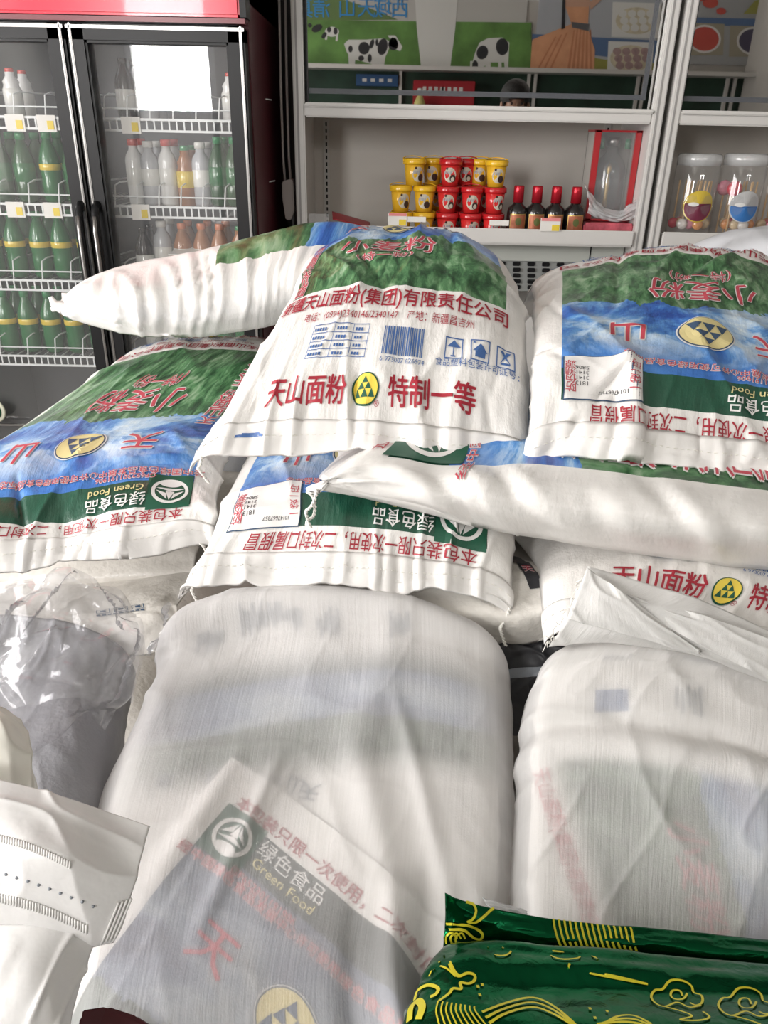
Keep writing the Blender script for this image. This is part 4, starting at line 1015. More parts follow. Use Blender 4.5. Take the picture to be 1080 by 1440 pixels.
# ------------------------------------------------------------------ front sacks in see-through woven sacks
def woven_mat(name, fac=.70, col=(.80, .79, .78), contact=None, thru=.15):
    m, nt, b = new_mat(name); L = nt.links.new; out = nt.nodes['Material Output']
    uv = nt.nodes.new('ShaderNodeUVMap'); uv.uv_map = 'print'
    def noise(sc, scale, det=3):
        mp = nt.nodes.new('ShaderNodeMapping'); mp.inputs['Scale'].default_value = sc; L(uv.outputs[0], mp.inputs['Vector'])
        n = nt.nodes.new('ShaderNodeTexNoise'); n.noise_dimensions = '2D'; n.inputs['Scale'].default_value = scale; n.inputs['Detail'].default_value = det; L(mp.outputs[0], n.inputs['Vector']); return n.outputs['Fac']
    streak = noise((1, .03, 1), 170, 2); weave = noise((1, .9, 1), 240, 2); soft = noise((1, .6, 1), 6, 3); bumpn = noise((1, .07, 1), 45, 4)
    b.inputs['Base Color'].default_value = (*col, 1); b.inputs['Roughness'].default_value = .42; b.inputs['Specular IOR Level'].default_value = .45
    def M(op, x, y):
        n = nt.nodes.new('ShaderNodeMath'); n.operation = op
        for k, v in enumerate((x, y)):
            if isinstance(v, (int, float)): n.inputs[k].default_value = v
            else: L(v, n.inputs[k])
        return n.outputs[0]
    bp = nt.nodes.new('ShaderNodeBump'); bp.inputs['Strength'].default_value = .30; bp.inputs['Distance'].default_value = .003
    L(M('ADD', M('MULTIPLY', streak, .5), M('ADD', M('MULTIPLY', weave, .25), bumpn)), bp.inputs['Height']); L(bp.outputs[0], b.inputs['Normal'])
    tl = nt.nodes.new('ShaderNodeBsdfTranslucent'); tl.inputs[0].default_value = (*col, 1)
    mx = nt.nodes.new('ShaderNodeMixShader'); mx.inputs[0].default_value = thru; L(b.outputs[0], mx.inputs[1]); L(tl.outputs[0], mx.inputs[2])
    tr = nt.nodes.new('ShaderNodeBsdfTransparent')
    m2 = nt.nodes.new('ShaderNodeMixShader')
    f = M('ADD', fac - .125, M('ADD', M('MULTIPLY', streak, .07), M('MULTIPLY', soft, .18)))
    if contact:      # the cloth is more see-through where it lies tight on the bag inside
        sp = nt.nodes.new('ShaderNodeSeparateXYZ'); L(uv.outputs[0], sp.inputs[0])
        mr = nt.nodes.new('ShaderNodeMapRange'); mr.interpolation_type = 'SMOOTHSTEP'
        for k, v in zip((1, 2, 3, 4), contact): mr.inputs[k].default_value = v
        L(M('ADD', sp.outputs[1], M('MULTIPLY', soft, .25)), mr.inputs[0]); f = M('ADD', f, mr.outputs[0])
    L(f, m2.inputs[0]); L(tr.outputs[0], m2.inputs[1]); L(mx.outputs[0], m2.inputs[2]); L(m2.outputs[0], out.inputs['Surface'])
    return m
M_WOVEN = woven_mat('white_woven_sack', .68, (.86, .85, .85), contact=(.78, 1.15, -.12, .12), thru=.5)
M_WOVEN2 = woven_mat('white_woven_sack_dense', .72, (.86, .85, .84), thru=.4)
M_INNER = flour_print('printed_flour_sack_inside', rough=.5, sat=.45, val=.45)  # print greyed and darkened; the look through the outer cloth is painted in
M_INNER_M = flour_print('veiled_flour_sack_inside', rough=.5, soft=.04, sat=.7, val=.7)  # dulled, soft-edged print: haze of the covering cloth put into the colour
M_INNER_S = flour_print('blurred_flour_sack_inside', rough=.5, soft=.16, sat=.5, val=.75)  # blur and haze of the cloth above painted into the print
def affine_from(S, pairs):
    """three photo points with their print coordinates -> print orientation on the sack"""
    AB = np.array([[*S.ab(px, py), 1] for (px, py), _ in pairs]); ST = np.array([st for _, st in pairs])
    K = np.linalg.solve(AB, ST); A2 = K[:2].T; c = K[2]; Ai = np.linalg.inv(A2)
    f = lambda a, b: (A2[0, 0] * a + A2[0, 1] * b + c[0], A2[1, 0] * a + A2[1, 1] * b + c[1])
    g = lambda s, t: (Ai[0, 0] * (s - c[0]) + Ai[0, 1] * (t - c[1]), Ai[1, 0] * (s - c[0]) + Ai[1, 1] * (t - c[1]))
    return f, g
def inset(S, d, a0=.03, a1=.97, b0=.02, b1=.98, na=90, nb=120):
    A, B = np.meshgrid(np.linspace(a0, a1, na), np.linspace(b0, b1, nb)); return Surf(S.ev(A, B, np.full(A.shape, -d)))

def folds(A, B, lst):
    z = 0 * A
    for (a0, b0, a1, b1, w, h) in lst:
        dx, dy = a1 - a0, b1 - b0; l2 = dx * dx + dy * dy
        t = ((A - a0) * dx + (B - b0) * dy) / l2; tc = t.clip(0, 1)
        d = np.sqrt((A - a0 - tc * dx) ** 2 + (B - b0 - tc * dy) ** 2)
        z = z + h * np.exp(-(d / w) ** 2) * np.sin(np.pi * (tc * .9 + .05)) ** .5
    return z
base_l = wrinkles(101, near=.002, far=.004, body=.0035, side=.003, fa=10, rng=.10, w=.5, l=.7)
def wr_l(A, B): return base_l(A, B) + folds(A, B, [(.80, .02, .74, .40, .030, .013), (.74, .40, .60, .66, .04, .008), (.90, .05, .93, .40, .022, .008), (.60, .60, .70, .88, .05, .006), (.16, .42, .30, .62, .03, .006), (.28, .35, .42, .62, .02, .005), (.86, .40, .70, .74, .02, .006)]) \
    - folds(A, B, [(.86, .02, .82, .42, .026, .012), (.70, .02, .66, .36, .03, .006)])
Sl = net_surface(C5, [
    (0.00, .20, [(W_, -.26, .20, .62), (W_, -.13, .19, .66), (W_, .0, .19, .675), (W_, .12, .19, .665), (W_, .22, .20, .62)]),
    (0.22, .40, [(60, 1500, .40), (215, 1462, .40), (390, 1444, .405), (570, 1448, .405), (730, 1480, .40)]),
    (0.38, .51, [(85, 1305, .50), (245, 1282, .51), (410, 1272, .515), (575, 1272, .515), (727, 1300, .51)]),
    (0.56, .62, [(118, 1138, .61), (275, 1120, .62), (430, 1108, .63), (590, 1112, .63), (728, 1140, .62)]),
    (0.72, .71, [(166, 1022, .70), (300, 1003, .715), (445, 992, .72), (600, 998, .72), (727, 1030, .71)]),
    (0.86, .79, [(208, 926, .78), (330, 900, .795), (460, 890, .80), (600, 900, .80), (724, 948, .79)]),
    (0.95, .84, [(240, 858, .83), (345, 828, .85), (465, 824, .855), (595, 842, .85), (706, 892, .84)]),
    (1.00, .91, [(W_, -.20, .89, .83), (W_, -.12, .91, .855), (W_, -.04, .915, .86), (W_, .05, .91, .85), (W_, .12, .89, .81)]),
    ], 150, 230, .09, .05, wr_l)
rl = thing('woven_sack', (-.02, .55, .62), 'large white see-through woven sack in the front middle with a printed bag showing through', 'sack')
sack_body('sack_cloth', Sl, .05, lambda a, b: (a, b * 1.45), M_WOVEN, rl)
# two flour bags inside it
Si = inset(Sl, .006)
ri = thing('flour_sack', (-.02, .75, .70), 'blurred flour sack with green print inside the upper half of the front woven sack', 'sack')
f1, g1 = affine_from(Si, [((215, 1085), (.08, .40)), ((700, 1050), (.95, .52)), ((470, 940), (.52, .86))])
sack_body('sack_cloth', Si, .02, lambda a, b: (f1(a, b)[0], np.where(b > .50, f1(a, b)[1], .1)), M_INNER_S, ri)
pi_ = Printer(Si, lambda s, t: (s, t), ri, .47, .72)
def at_px(p, fn, px, py, *k, **kw):
    a, b = p.S.ab(px, py); return fn(k[0], a, b, *k[1:], **kw)
for ch, x, y in (('天', 436, 1112), ('山', 416, 1104)):
    at_px(pi_, pi_.text, x, y, ch, .026, INK['grey'], .01, rot=math.pi - .25)
for ch, x, y in (('有', 300, 1094), ('责', 235, 1096)): at_px(pi_, pi_.text, x, y, ch, .022, INK['grey'], .0, rot=math.pi)
at_px(pi_, pi_.text, 362, 1098, '30109632692', .013, INK['grey'], .0, rot=math.pi - .1)
for x, y, w in ((385, 866, .10), (465, 878, .04), (565, 880, .035), (300, 900, .04)):
    a, b = Si.ab(x, y); rr = random.Random(x)
    pi_.rects('blurred_print', [(-w / 2 + k * .006, -.016 * rr.random() - .004, -w / 2 + k * .006 + .004, .016 * rr.random() + .004) for k in range(int(w / .006))], a, b, INK['grey'])
# the second one lies diagonally on top of it
S2full = Sl
f2, g2 = affine_from(Sl, [((318, 1132), (.075, .903)), ((600, 1378), (.70, .903)), ((150, 1340), (.075, .60))])
s_, t_ = np.meshgrid(np.linspace(.0, 1.0, 110), np.linspace(.42, .99, 90))
aa, bb = g2(s_, t_)
ok = (aa > .02) & (aa < .98) & (bb > .02) & (bb < .98)
Sd2 = Surf(Sl.ev(aa, bb, np.full(aa.shape, -.003)))
r2 = thing('flour_sack', (-.08, .45, .68), 'blurred flour sack with yellow logo lying diagonally inside the front woven sack', 'sack')
F4 = grid_faces(90, 110); keep = ok.ravel()[F4].all(1); F4 = F4[keep]
usd = np.unique(F4); mp_ = np.full(s_.size, -1); mp_[usd] = np.arange(len(usd))
def dull(name, m0=None):
    return flour_print(name, base=(.50, .48, .46), rough=.5)
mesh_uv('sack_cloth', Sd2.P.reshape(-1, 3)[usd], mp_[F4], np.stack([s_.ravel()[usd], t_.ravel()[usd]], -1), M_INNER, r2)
p2_ = Printer(Sl, g2, r2, .46, .70, off=-.0022)
print_band_end(p2_, False)
p2_.text('天', .27, .690, .058, INK['pink'], .015); mountain_logo(p2_, .5, .685, .036, 1.0, 'paleyellow')

# right front sack, its mouth folded open
base_m = wrinkles(121, near=.002, far=.006, body=.006, side=.003, fa=9, rng=.08)
def wr_m(A, B): return base_m(A, B) + folds(A, B, [(.02, .60, .95, .54, .045, .012), (.02, .70, .25, .64, .02, .006)]) - folds(A, B, [(.02, .655, .95, .60, .03, .009), (.55, .63, .95, .56, .015, .005)])
Sm = net_surface(C5, [
    (0.00, .36, [(722, 1470, .38), (830, 1480, .38), (970, 1490, .38), (1120, 1500, .38), (1260, 1520, .38)]),
    (0.22, .50, [(724, 1298, .50), (840, 1292, .505), (980, 1300, .505), (1120, 1320, .50), (1260, 1350, .49)]),
    (0.45, .60, [(727, 1150, .60), (845, 1140, .605), (985, 1145, .605), (1120, 1160, .60), (1262, 1190, .59)]),
    (0.62, .675, [(729, 1040, .68), (848, 1026, .685), (985, 1036, .68), (1120, 1062, .67), (1262, 1100, .66)]),
    (0.80, .75, [(742, 960, .745), (850, 934, .755), (985, 944, .75), (1120, 978, .735), (1262, 1030, .72)]),
    (0.93, .79, [(768, 918, .785), (860, 900, .795), (985, 908, .79), (1120, 944, .775), (1262, 1000, .75)]),
    (1.00, .83, [(W_, .235, .85, .80), (W_, .26, .85, .845), (W_, .37, .85, .845), (W_, .48, .85, .83), (W_, .60, .84, .79)]),
    ], 130, 180, .08, .045, wr_m)
rm = thing('woven_sack', (.40, .60, .62), 'large white see-through woven sack at the right front, its mouth folded back', 'sack')
sack_body('sack_cloth', Sm, .05, lambda a, b: (a, b * 1.45), M_WOVEN2, rm)
Smi = inset(Sm, .005)
rmi = thing('flour_sack', (.40, .62, .66), 'blurred flour sack with pale green print inside the right front woven sack', 'sack')
f3, g3 = affine_from(Smi, [((786, 1072), (.08, .305)), ((988, 1090), (.08, .57)), ((850, 1205), (.42, .335))])
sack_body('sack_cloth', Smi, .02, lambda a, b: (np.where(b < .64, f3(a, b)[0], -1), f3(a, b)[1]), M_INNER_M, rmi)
pm = Printer(Smi, g3, rmi, .46, .70)
pm.text('天山面粉(集团)有限责任公司', .45, .265, .026, INK['pink'], .012); pm.text('小麦粉', .45, .50, .06, INK['pink'], .01)
pmi = Printer(Smi, lambda s, t: (s, t), rmi, .47, .72)
for x, y, w, h in ((860, 985, .046, .040), (872, 925, .05, .022), (972, 985, .05, .07), (990, 930, .06, .016)):
    a, b = Smi.ab(x, y); rr = random.Random(int(x)); R = []
    if x == 860: R = [(-w / 2, -h / 2 + k * .0042, w / 2, -h / 2 + k * .0042 + .0030) for k in range(10)]
    else:
        for k in range(int(w / .009)):
            y0 = -h / 2 + rr.random() * h * .3; R.append((-w / 2 + k * .009, y0, -w / 2 + k * .009 + .005, h / 2 - rr.random() * h * .3))
    pmi.rects('blurred_print', R, a, b, INK['blue'] if x == 860 else INK['grey'])
# folded mouth
def sheet(name, cols, rows, m, parent, na=60, nb=40, wr=None, thick=.0015, uvs=1.0):
    S = net_surface(cols, rows, na, nb, 0, 0, wr)
    A, B = np.meshgrid(np.linspace(0, 1, na), np.linspace(0, 1, nb)); n = na * nb
    V = np.concatenate([S.P.reshape(-1, 3), (S.P - S.N * thick).reshape(-1, 3)])
    Fc = [tuple(q) for q in grid_faces(nb, na)] + [tuple(q) for q in grid_faces(nb, na, n, True)]
    rim = [i for i in range(na)] + [j * na + na - 1 for j in range(1, nb)] + [(nb - 1) * na + i for i in range(na - 2, -1, -1)] + [j * na for j in range(nb - 2, 0, -1)]
    Fc += [(q, p, p + n, q + n) for p, q in zip(rim, rim[1:] + rim[:1])]
    UV = np.stack([A * uvs, B * uvs], -1).reshape(-1, 2)
    if not thick: return mesh_uv(name, V[:n], grid_faces(nb, na), UV, m, parent), S
    return mesh_uv(name, V, Fc, np.concatenate([UV, UV]), m, parent), S
M_FLAP = woven_mat('white_woven_flap', .93, (.80, .79, .77))
def wr_f(A, B): return .005 * vnoise(A * 4, B * 3, 7) + .003 * (ridge(A * 5 + B * 2, B * 2, 8) - .3)
sheet('folded_mouth', [0, .3, .6, 1], [
    (0.0, .76, [(772, 912, .775), (860, 906, .765), (985, 925, .755), (1140, 985, .74)]),
    (0.35, .755, [(795, 876, .77), (880, 884, .758), (985, 908, .748), (1140, 965, .73)]),
    (0.7, .765, [(806, 846, .78), (890, 850, .77), (990, 880, .755), (1140, 940, .735)]),
    (1.0, .80, [(826, 796, .80), (930, 826, .79), (1030, 862, .775), (1140, 915, .75)]),
    ], M_FLAP, rm, wr=wr_f)
sheet('folded_mouth', [0, .5, 1], [
    (0.0, .745, [(800, 872, .762), (905, 900, .75), (985, 922, .742)]),
    (0.5, .748, [(812, 838, .772), (892, 868, .755), (985, 918, .742)]),
    (1.0, .775, [(825, 798, .79), (880, 836, .768), (985, 914, .743)]),
    ], M_FLAP, rm, wr=wr_f)
sheet('folded_mouth', [0, .5, 1], [
    (0.0, .74, [(905, 862, .765), (1000, 915, .735), (1140, 985, .715)]),
    (1.0, .77, [(880, 836, .778), (1010, 872, .758), (1140, 920, .735)]),
    ], M_FLAP, rm, wr=wr_f)
bm = bmesh.new(); rr = random.Random(3)
for k in range(22):
    f = rr.random(); p0 = at(826 - 56 * f, 798 + 112 * f, .795 - .02 * f); P = [p0]
    for j in range(4): P.append(P[-1] + np.array([rr.uniform(-.006, .003), rr.uniform(-.004, .002), rr.uniform(-.007, .003)]))
    add_tube(bm, P, .0006, 3)
tag(from_bm('frayed_threads', bm, M_THREAD, rm), kind='stuff')

# grey wrapped sack at the left; shade under the clear plastic put into its colour
Sq = net_surface(C5, [
    (0.0, .40, [(W_, -.56, .42, .62), (W_, -.46, .42, .66), (W_, -.38, .42, .67), (W_, -.30, .42, .66), (W_, -.25, .42, .62)]),
    (0.4, .58, [(-180, 1190, .57), (-80, 1160, .58), (10, 1145, .585), (80, 1150, .585), (135, 1190, .58)]),
    (0.7, .72, [(-150, 1035, .71), (-60, 1005, .72), (30, 992, .725), (110, 1000, .725), (165, 1040, .72)]),
    (1.0, .88, [(-120, 872, .88), (-30, 866, .88), (60, 868, .88), (120, 882, .87), (185, 915, .85)])], 80, 100, .09, .04, wrinkles(131, body=.006))
rq = thing('woven_sack', (-.40, .6, .62), 'grey woven sack with shade put into its colour, under the clear plastic bag', 'sack')
sack_body('sack_cloth', Sq, .04, lambda a, b: (a, b * 1.45), mat('shade_grey_woven_sack', (.30, .30, .32), .5, bump=.15, bscale=150, var=.06), rq)
# ------------------------------------------------------------------ clear crumpled plastic bag
M_FILM = film_mat('clear_crumpled_film', tint=(.95, .95, .96), haze=.17, ior=1.5, rough=.12, boost=1.4, hazecol=(.62, .62, .64))
rp = thing('clear_plastic_bag', (-.42, .75, .78), 'crumpled clear plastic bag at the left in front of the shaded sacks', 'plastic bag')
def crumple(seed, amp):
    def f(A, B):
        z = 0 * A
        for k, (fx, fy, rot) in enumerate(((2, 3, .5), (4, 1.6, -.5), (3.5, 5, 1.0), (7, 4, .3))):
            x = A * fx * math.cos(rot) + B * fy * math.sin(rot); y = -A * fx * math.sin(rot) + B * fy * math.cos(rot)
            z += amp / (1 + .5 * k) * (np.abs(vnoise(x, y, seed + k)) * 4 - .8)
        if seed == 5: z += folds(A, B, [(.56, .94, .37, .5, .014, .020), (.51, .58, .37, .24, .012, .016), (.92, .64, .81, .2, .012, .016), (.33, .72, .22, .45, .012, .014), (.37, .5, .62, .62, .010, .008), (.30, .30, .12, .12, .012, .014), (.70, .9, .86, .62, .010, .010)])
        return z
    return f
sheet('film_front', [0, .25, .5, .75, 1], [
    (0.0, .64, [(-60, 1075, .64), (10, 1060, .64), (70, 1040, .65), (120, 1010, .66), (150, 1030, .67)]),
    (0.25, .66, [(-70, 985, .66), (0, 968, .655), (70, 968, .65), (140, 972, .66), (178, 985, .69)]),
    (0.5, .70, [(-70, 920, .70), (0, 900, .68), (75, 900, .68), (155, 905, .70), (206, 920, .73)]),
    (0.75, .76, [(-60, 870, .76), (10, 848, .74), (80, 846, .74), (150, 858, .755), (195, 878, .77)]),
    (1.0, .82, [(-55, 845, .82), (20, 812, .80), (90, 800, .80), (135, 826, .81), (178, 860, .82)])], M_FILM, rp, 70, 80, crumple(5, .011), thick=0)
sheet('film_back', [0, .25, .5, .75, 1], [
    (0.0, .70, [(-70, 1000, .70), (10, 990, .69), (80, 985, .69), (140, 985, .70), (185, 990, .72)]),
    (0.5, .78, [(-70, 910, .78), (5, 900, .77), (80, 890, .77), (150, 895, .78), (203, 905, .79)]),
    (1.0, .83, [(-55, 848, .835), (20, 816, .83), (90, 803, .83), (135, 828, .83), (176, 862, .835)])], M_FILM, rp, 60, 60, crumple(15, .010), thick=0)
sheet('film_scrap', [0, .5, 1], [(0.0, .84, [(205, 925, .83), (225, 905, .83), (232, 880, .83)]), (1.0, .86, [(212, 912, .84), (222, 884, .85), (238, 846, .85)])], M_FILM, rp, 20, 20, crumple(25, .006), thick=0)
# the same clear wrap peeking out beside the front sack
# ------------------------------------------------------------------ white pouch with embossed edges, near left
M_POUCH = mat('white_soft_plastic', (.81, .80, .79), .32, coat=.3, bump=.15, bscale=40)
rw = thing('white_pouch', (-.26, .42, .74), 'white plastic pouch with embossed seams and punched holes in the near left corner', 'pouch')
def wr_p(A, B): return .003 * vnoise(A * 4, B * 4, 77) + .0025 * (ridge(A * 3 + B, B * 3, 78) - .3)
_, Sp = sheet('pouch_flap', [0, .3, .6, .85, 1], [
    (0.0, .40, [(-120, 1360, .40), (-20, 1335, .405), (70, 1330, .41), (125, 1330, .415), (160, 1324, .42)]),
    (0.12, .402, [(-120, 1300, .405), (-15, 1282, .405), (75, 1290, .405), (135, 1300, .41), (172, 1302, .42)]),
    (0.35, .415, [(-120, 1225, .42), (-10, 1210, .415), (80, 1225, .41), (145, 1250, .415), (186, 1256, .425)]),
    (0.7, .445, [(-120, 1135, .455), (-5, 1140, .445), (85, 1162, .44), (155, 1195, .44), (198, 1205, .445)]),
    (1.0, .475, [(-120, 1075, .48), (0, 1096, .475), (90, 1120, .47), (160, 1144, .47), (211, 1162, .468)])], M_POUCH, rw, 90, 90, wr_p, thick=.003)
def wr_p2(A, B): return .004 * vnoise(A * 3, B * 3, 87) + .004 * (ridge(A * 4 - B * 2, B * 2 + A, 88) - .3)
sheet('pouch_body', [0, .4, .75, 1], [
    (0.0, .33, [(-130, 1560, .34), (0, 1540, .335), (70, 1530, .335), (95, 1500, .34)]),
    (0.5, .37, [(-130, 1430, .365), (0, 1410, .36), (75, 1415, .365), (108, 1420, .38)]),
    (1.0, .42, [(-130, 1310, .41), (0, 1300, .405), (80, 1300, .41), (140, 1300, .425)])], M_POUCH, rw, 60, 60, wr_p2, thick=.02)
sheet('pouch_back', [0, .5, 1], [
    (0.0, .47, [(-120, 1180, .49), (-20, 1160, .485), (45, 1125, .49)]),
    (0.5, .50, [(-120, 1060, .51), (-10, 1040, .505), (44, 1060, .515)]),
    (1.0, .54, [(-120, 985, .55), (-10, 990, .545), (30, 1012, .55)])], mat('cream_soft_plastic', (.74, .72, .65), .4, coat=.2), rw, 40, 40, wr_p, thick=.01)
M_EMB = mat('white_embossed_rib', (.84, .83, .81), .3)
def ticks(n, x0, y0, x1, y1, sag, ln, m, r=.0009):
    bm = bmesh.new()
    for k in range(n):
        f = k / (n - 1); x = x0 + (x1 - x0) * f; y = y0 + (y1 - y0) * f + sag * math.sin(math.pi * f)
        p = [Sp.ev(*map(np.array, Sp.ab(x, y + d)), np.array(.0007)) for d in (-ln, 0, ln)]
        add_tube(bm, p, r, 5)
    return bm
tag(from_bm('embossed_seam', ticks(30, -4, 1178, 98, 1216, -4, 5, None), M_EMB, rw, True), kind='stuff')
tag(from_bm('embossed_seam', ticks(32, 0, 1262, 122, 1306, -6, 6, None), M_EMB, rw, True), kind='stuff')
for k in range(9):
    f = k / 8; x, y = 9 + 122 * f, 1229 + 45 * f - 2 * math.sin(3.14 * f)
    c = Sp.ev(*map(np.array, Sp.ab(x, y)), np.array(.0004)); n_ = Vector(CAM - c).normalized()
    d_ = lathe('punched_hole', [(0, 0), (.0014, 0), (.0014, .0004), (0, .0004)], INK['grey'], rw, 8)
    d_.data.transform(Matrix.Translation(Vector(c)) @ n_.to_track_quat('Z', 'Y').to_matrix().to_4x4())
bm = bmesh.new()
for k in range(4):
    P = [Sp.ev(*map(np.array, Sp.ab(184 - k * 6 - f * 24, 1262 + f * 58 + k * 2)), np.array(.0012)) for f in np.linspace(0, 1, 8)]
    add_tube(bm, P, .0011, 5)
tag(from_bm('embossed_corner', bm, M_EMB, rw, True), kind='stuff')
# dark red packet under the pouch
P_ = [at(112, 1418, .40), at(150, 1412, .41), at(190, 1425, .41), at(230, 1450, .40), at(230, 1560, .36), at(90, 1560, .36)]
bm = bmesh.new(); tv = [bm.verts.new(p) for p in P_]; bv = [bm.verts.new(p - np.array([0, 0, .03])) for p in P_]
bm.faces.new(tv); bm.faces.new(bv[::-1])
for k in range(6): bm.faces.new((tv[k], tv[(k + 1) % 6], bv[(k + 1) % 6], bv[k]))
bmesh.ops.bevel(bm, geom=list(bm.edges), offset=.003, segments=2, affect='EDGES')
tag(from_bm('dark_red_packet', bm, mat('dark_red_wrapper', (.07, .008, .012), .35), None), 'dark red packet peeking out at the bottom left edge', 'packet')

# ------------------------------------------------------------------ green foil packs with yellow line drawing
def foil(name):
    m, nt, b = new_mat(name); L = nt.links.new
    b.inputs['Base Color'].default_value = (.0035, .115, .04, 1); b.inputs['Metallic'].default_value = .92; b.inputs['Roughness'].default_value = .20
    tc = nt.nodes.new('ShaderNodeTexCoord'); n = nt.nodes.new('ShaderNodeTexNoise'); n.inputs['Scale'].default_value = 55; n.inputs['Detail'].default_value = 5; n.inputs['Distortion'].default_value = .6
    L(tc.outputs['Object'], n.inputs['Vector']); bp = nt.nodes.new('ShaderNodeBump'); bp.inputs['Strength'].default_value = .35; bp.inputs['Distance'].default_value = .004
    L(n.outputs['Fac'], bp.inputs['Height']); L(bp.outputs[0], b.inputs['Normal'])
    return m
M_FOIL = foil('green_metallic_foil'); M_YLINE = mat('yellow_foil_line', (.62, .55, .03), .35, .2)
def ribbon(S, pts, w, parent, name='printed_line', n=None, off=.0012, m=None):
    pts = np.array(pts, float); k = np.linspace(0, 1, len(pts)); n = n or max(12, len(pts) * 5); Q = catmull(k, pts, np.linspace(0, 1, n))
    AB = np.array([S.ab(*q) for q in Q]); P = S.ev(AB[:, 0], AB[:, 1], np.full(n, off)); 
    for _ in range(2): P[1:-1] = P[1:-1] * .5 + (P[:-2] + P[2:]) * .25
    T = np.gradient(P, axis=0); N = S.ev(AB[:, 0], AB[:, 1], np.full(n, .01)) - S.ev(AB[:, 0], AB[:, 1]); Bn = np.cross(T, N); Bn /= np.linalg.norm(Bn, axis=1, keepdims=True) + 1e-12
    V = np.concatenate([P + Bn * w * .4, P - Bn * w * .4]); Fc = [(i, i + 1, n + i + 1, n + i) for i in range(n - 1)]
    return pyd(name, V, Fc, m or M_YLINE, parent)
K = lambda pts: [(560 + x / 2.077, 1230 + y / 2.077) for x, y in pts]
def crinkle(seed, amp):
    def f(A, B): return amp * (vnoise(A * 9, B * 7, seed) + .6 * vnoise(A * 22, B * 16, seed + 1)) + amp * 1.5 * (ridge(A * 14, B * 5, seed + 2) - .3) * np.exp(-A / .12)
    return f
rg1 = thing('green_foil_pack', (.26, .33, .66), 'shiny green foil pack with yellow wave and cloud lines, nearest at the bottom right', 'packet')
Sg1 = net_surface([0, .05, .12, .3, .6, 1], [
    (0.0, .28, [(545, 1600, 0.288), (550, 1600, 0.283), (600, 1600, 0.278), (760, 1600, 0.278), (980, 1600, 0.278), (1250, 1600, 0.278)]),
    (0.4, .36, [(562, 1450, 0.363), (566, 1445, 0.358), (605, 1440, 0.350), (750, 1440, 0.348), (960, 1445, 0.348), (1250, 1450, 0.348)]),
    (0.65, .40, [(580, 1400, 0.398), (588, 1390, 0.393), (620, 1380, 0.388), (760, 1390, 0.388), (960, 1400, 0.388), (1250, 1412, 0.388)]),
    (0.85, .425, [(596, 1372, 0.418), (606, 1350, 0.418), (640, 1338, 0.418), (770, 1344, 0.418), (960, 1360, 0.418), (1250, 1380, 0.418)]),
    (0.94, .445, [(612, 1356, 0.438), (622, 1336, 0.438), (655, 1326, 0.438), (775, 1330, 0.438), (960, 1348, 0.438), (1250, 1370, 0.438)]),
    (1.0, .47, [(W_, .045, .448, .735), (W_, .052, .448, .76), (W_, .07, .448, .765), (W_, .13, .448, .765), (W_, .21, .448, .76), (W_, .33, .448, .755)]),
    ], 150, 110, .0, 0, crinkle(201, .0016))
sack_body('foil_wrap', Sg1, .03, lambda a, b: (a, b), M_FOIL, rg1, 'a')
for k in range(9): ribbon(Sg1, K([(118 + k * 13, 372 + 2 * k), (112 + k * 14, 400), (118 + k * 16, 430), (130 + k * 19, 470)]), .0016, rg1)
ribbon(Sg1, K([(120, 372), (150, 350), (160, 335), (185, 338), (180, 318), (205, 322), (222, 312), (222, 295), (200, 290), (176, 300), (160, 285), (150, 262)]), .003, rg1)
for k in range(4): ribbon(Sg1, K([(92 + k * 14, 300 - k * 20), (108 + k * 12, 270 - k * 10), (140 + k * 9, 275 + k * 4), (168 + k * 6, 300)]), .002, rg1)
ribbon(Sg1, K([(50, 370), (60, 340), (90, 325), (118, 335), (112, 352), (95, 360)]), .004, rg1); ribbon(Sg1, K([(35, 430), (40, 390), (60, 372), (72, 390), (60, 425)]), .008, rg1)
for k in range(3): ribbon(Sg1, K([(245 + 10 * k, 405 + k * 16), (310, 380 + k * 15), (390, 362 + k * 14), (450, 385 + k * 12), (500, 425 + k * 6), (520, 445)]), .0028, rg1)
for k in range(3): ribbon(Sg1, K([(600 - 10 * k, 440), (640, 418 + 8 * k), (690, 416 + 10 * k), (740, 440 + 5 * k)]), .0026, rg1)
ribbon(Sg1, K([(500, 262), (500, 280), (560, 285), (640, 300), (735, 324), (640, 305), (570, 292), (530, 280), (600, 268), (585, 250), (560, 238), (590, 240)]), .0022, rg1)
ribbon(Sg1, K([(262, 215), (275, 235), (310, 240), (330, 225), (300, 215), (350, 222), (420, 228), (470, 250), (530, 246), (510, 232), (450, 226)]), .002, rg1)
def cloud(cx, cy, s, fl=1):
    ribbon(Sg1, K([(cx + fl * x * s, cy + y * s) for x, y in ((85, 8), (50, 14), (15, -2), (-20, 12), (-48, 2), (-62, -18), (-50, -38), (-28, -40), (-8, -66), (30, -66), (56, -50), (62, -30), (86, -22), (88, 0), (70, 8), (52, 0))]), .0024, rg1)
    ribbon(Sg1, K([(cx + fl * x * s, cy + y * s) for x, y in ((30, -20), (22, -36), (0, -36), (-4, -20), (10, -10), (34, -12), (44, -28))]), .0022, rg1)
    ribbon(Sg1, K([(cx + fl * x * s, cy + y * s) for x, y in ((-20, 12), (30, 26), (60, 40), (20, 50), (80, 52), (110, 42), (90, 26))]), .0022, rg1)
cloud(800, 378, 1.0); cloud(1000, 404, 1.05)
for x, y in ((232, 330), (245, 325), (238, 355), (560, 395), (575, 422), (610, 403)): ribbon(Sg1, K([(x - 4, y), (x + 4, y)]), .0035, rg1, n=4)

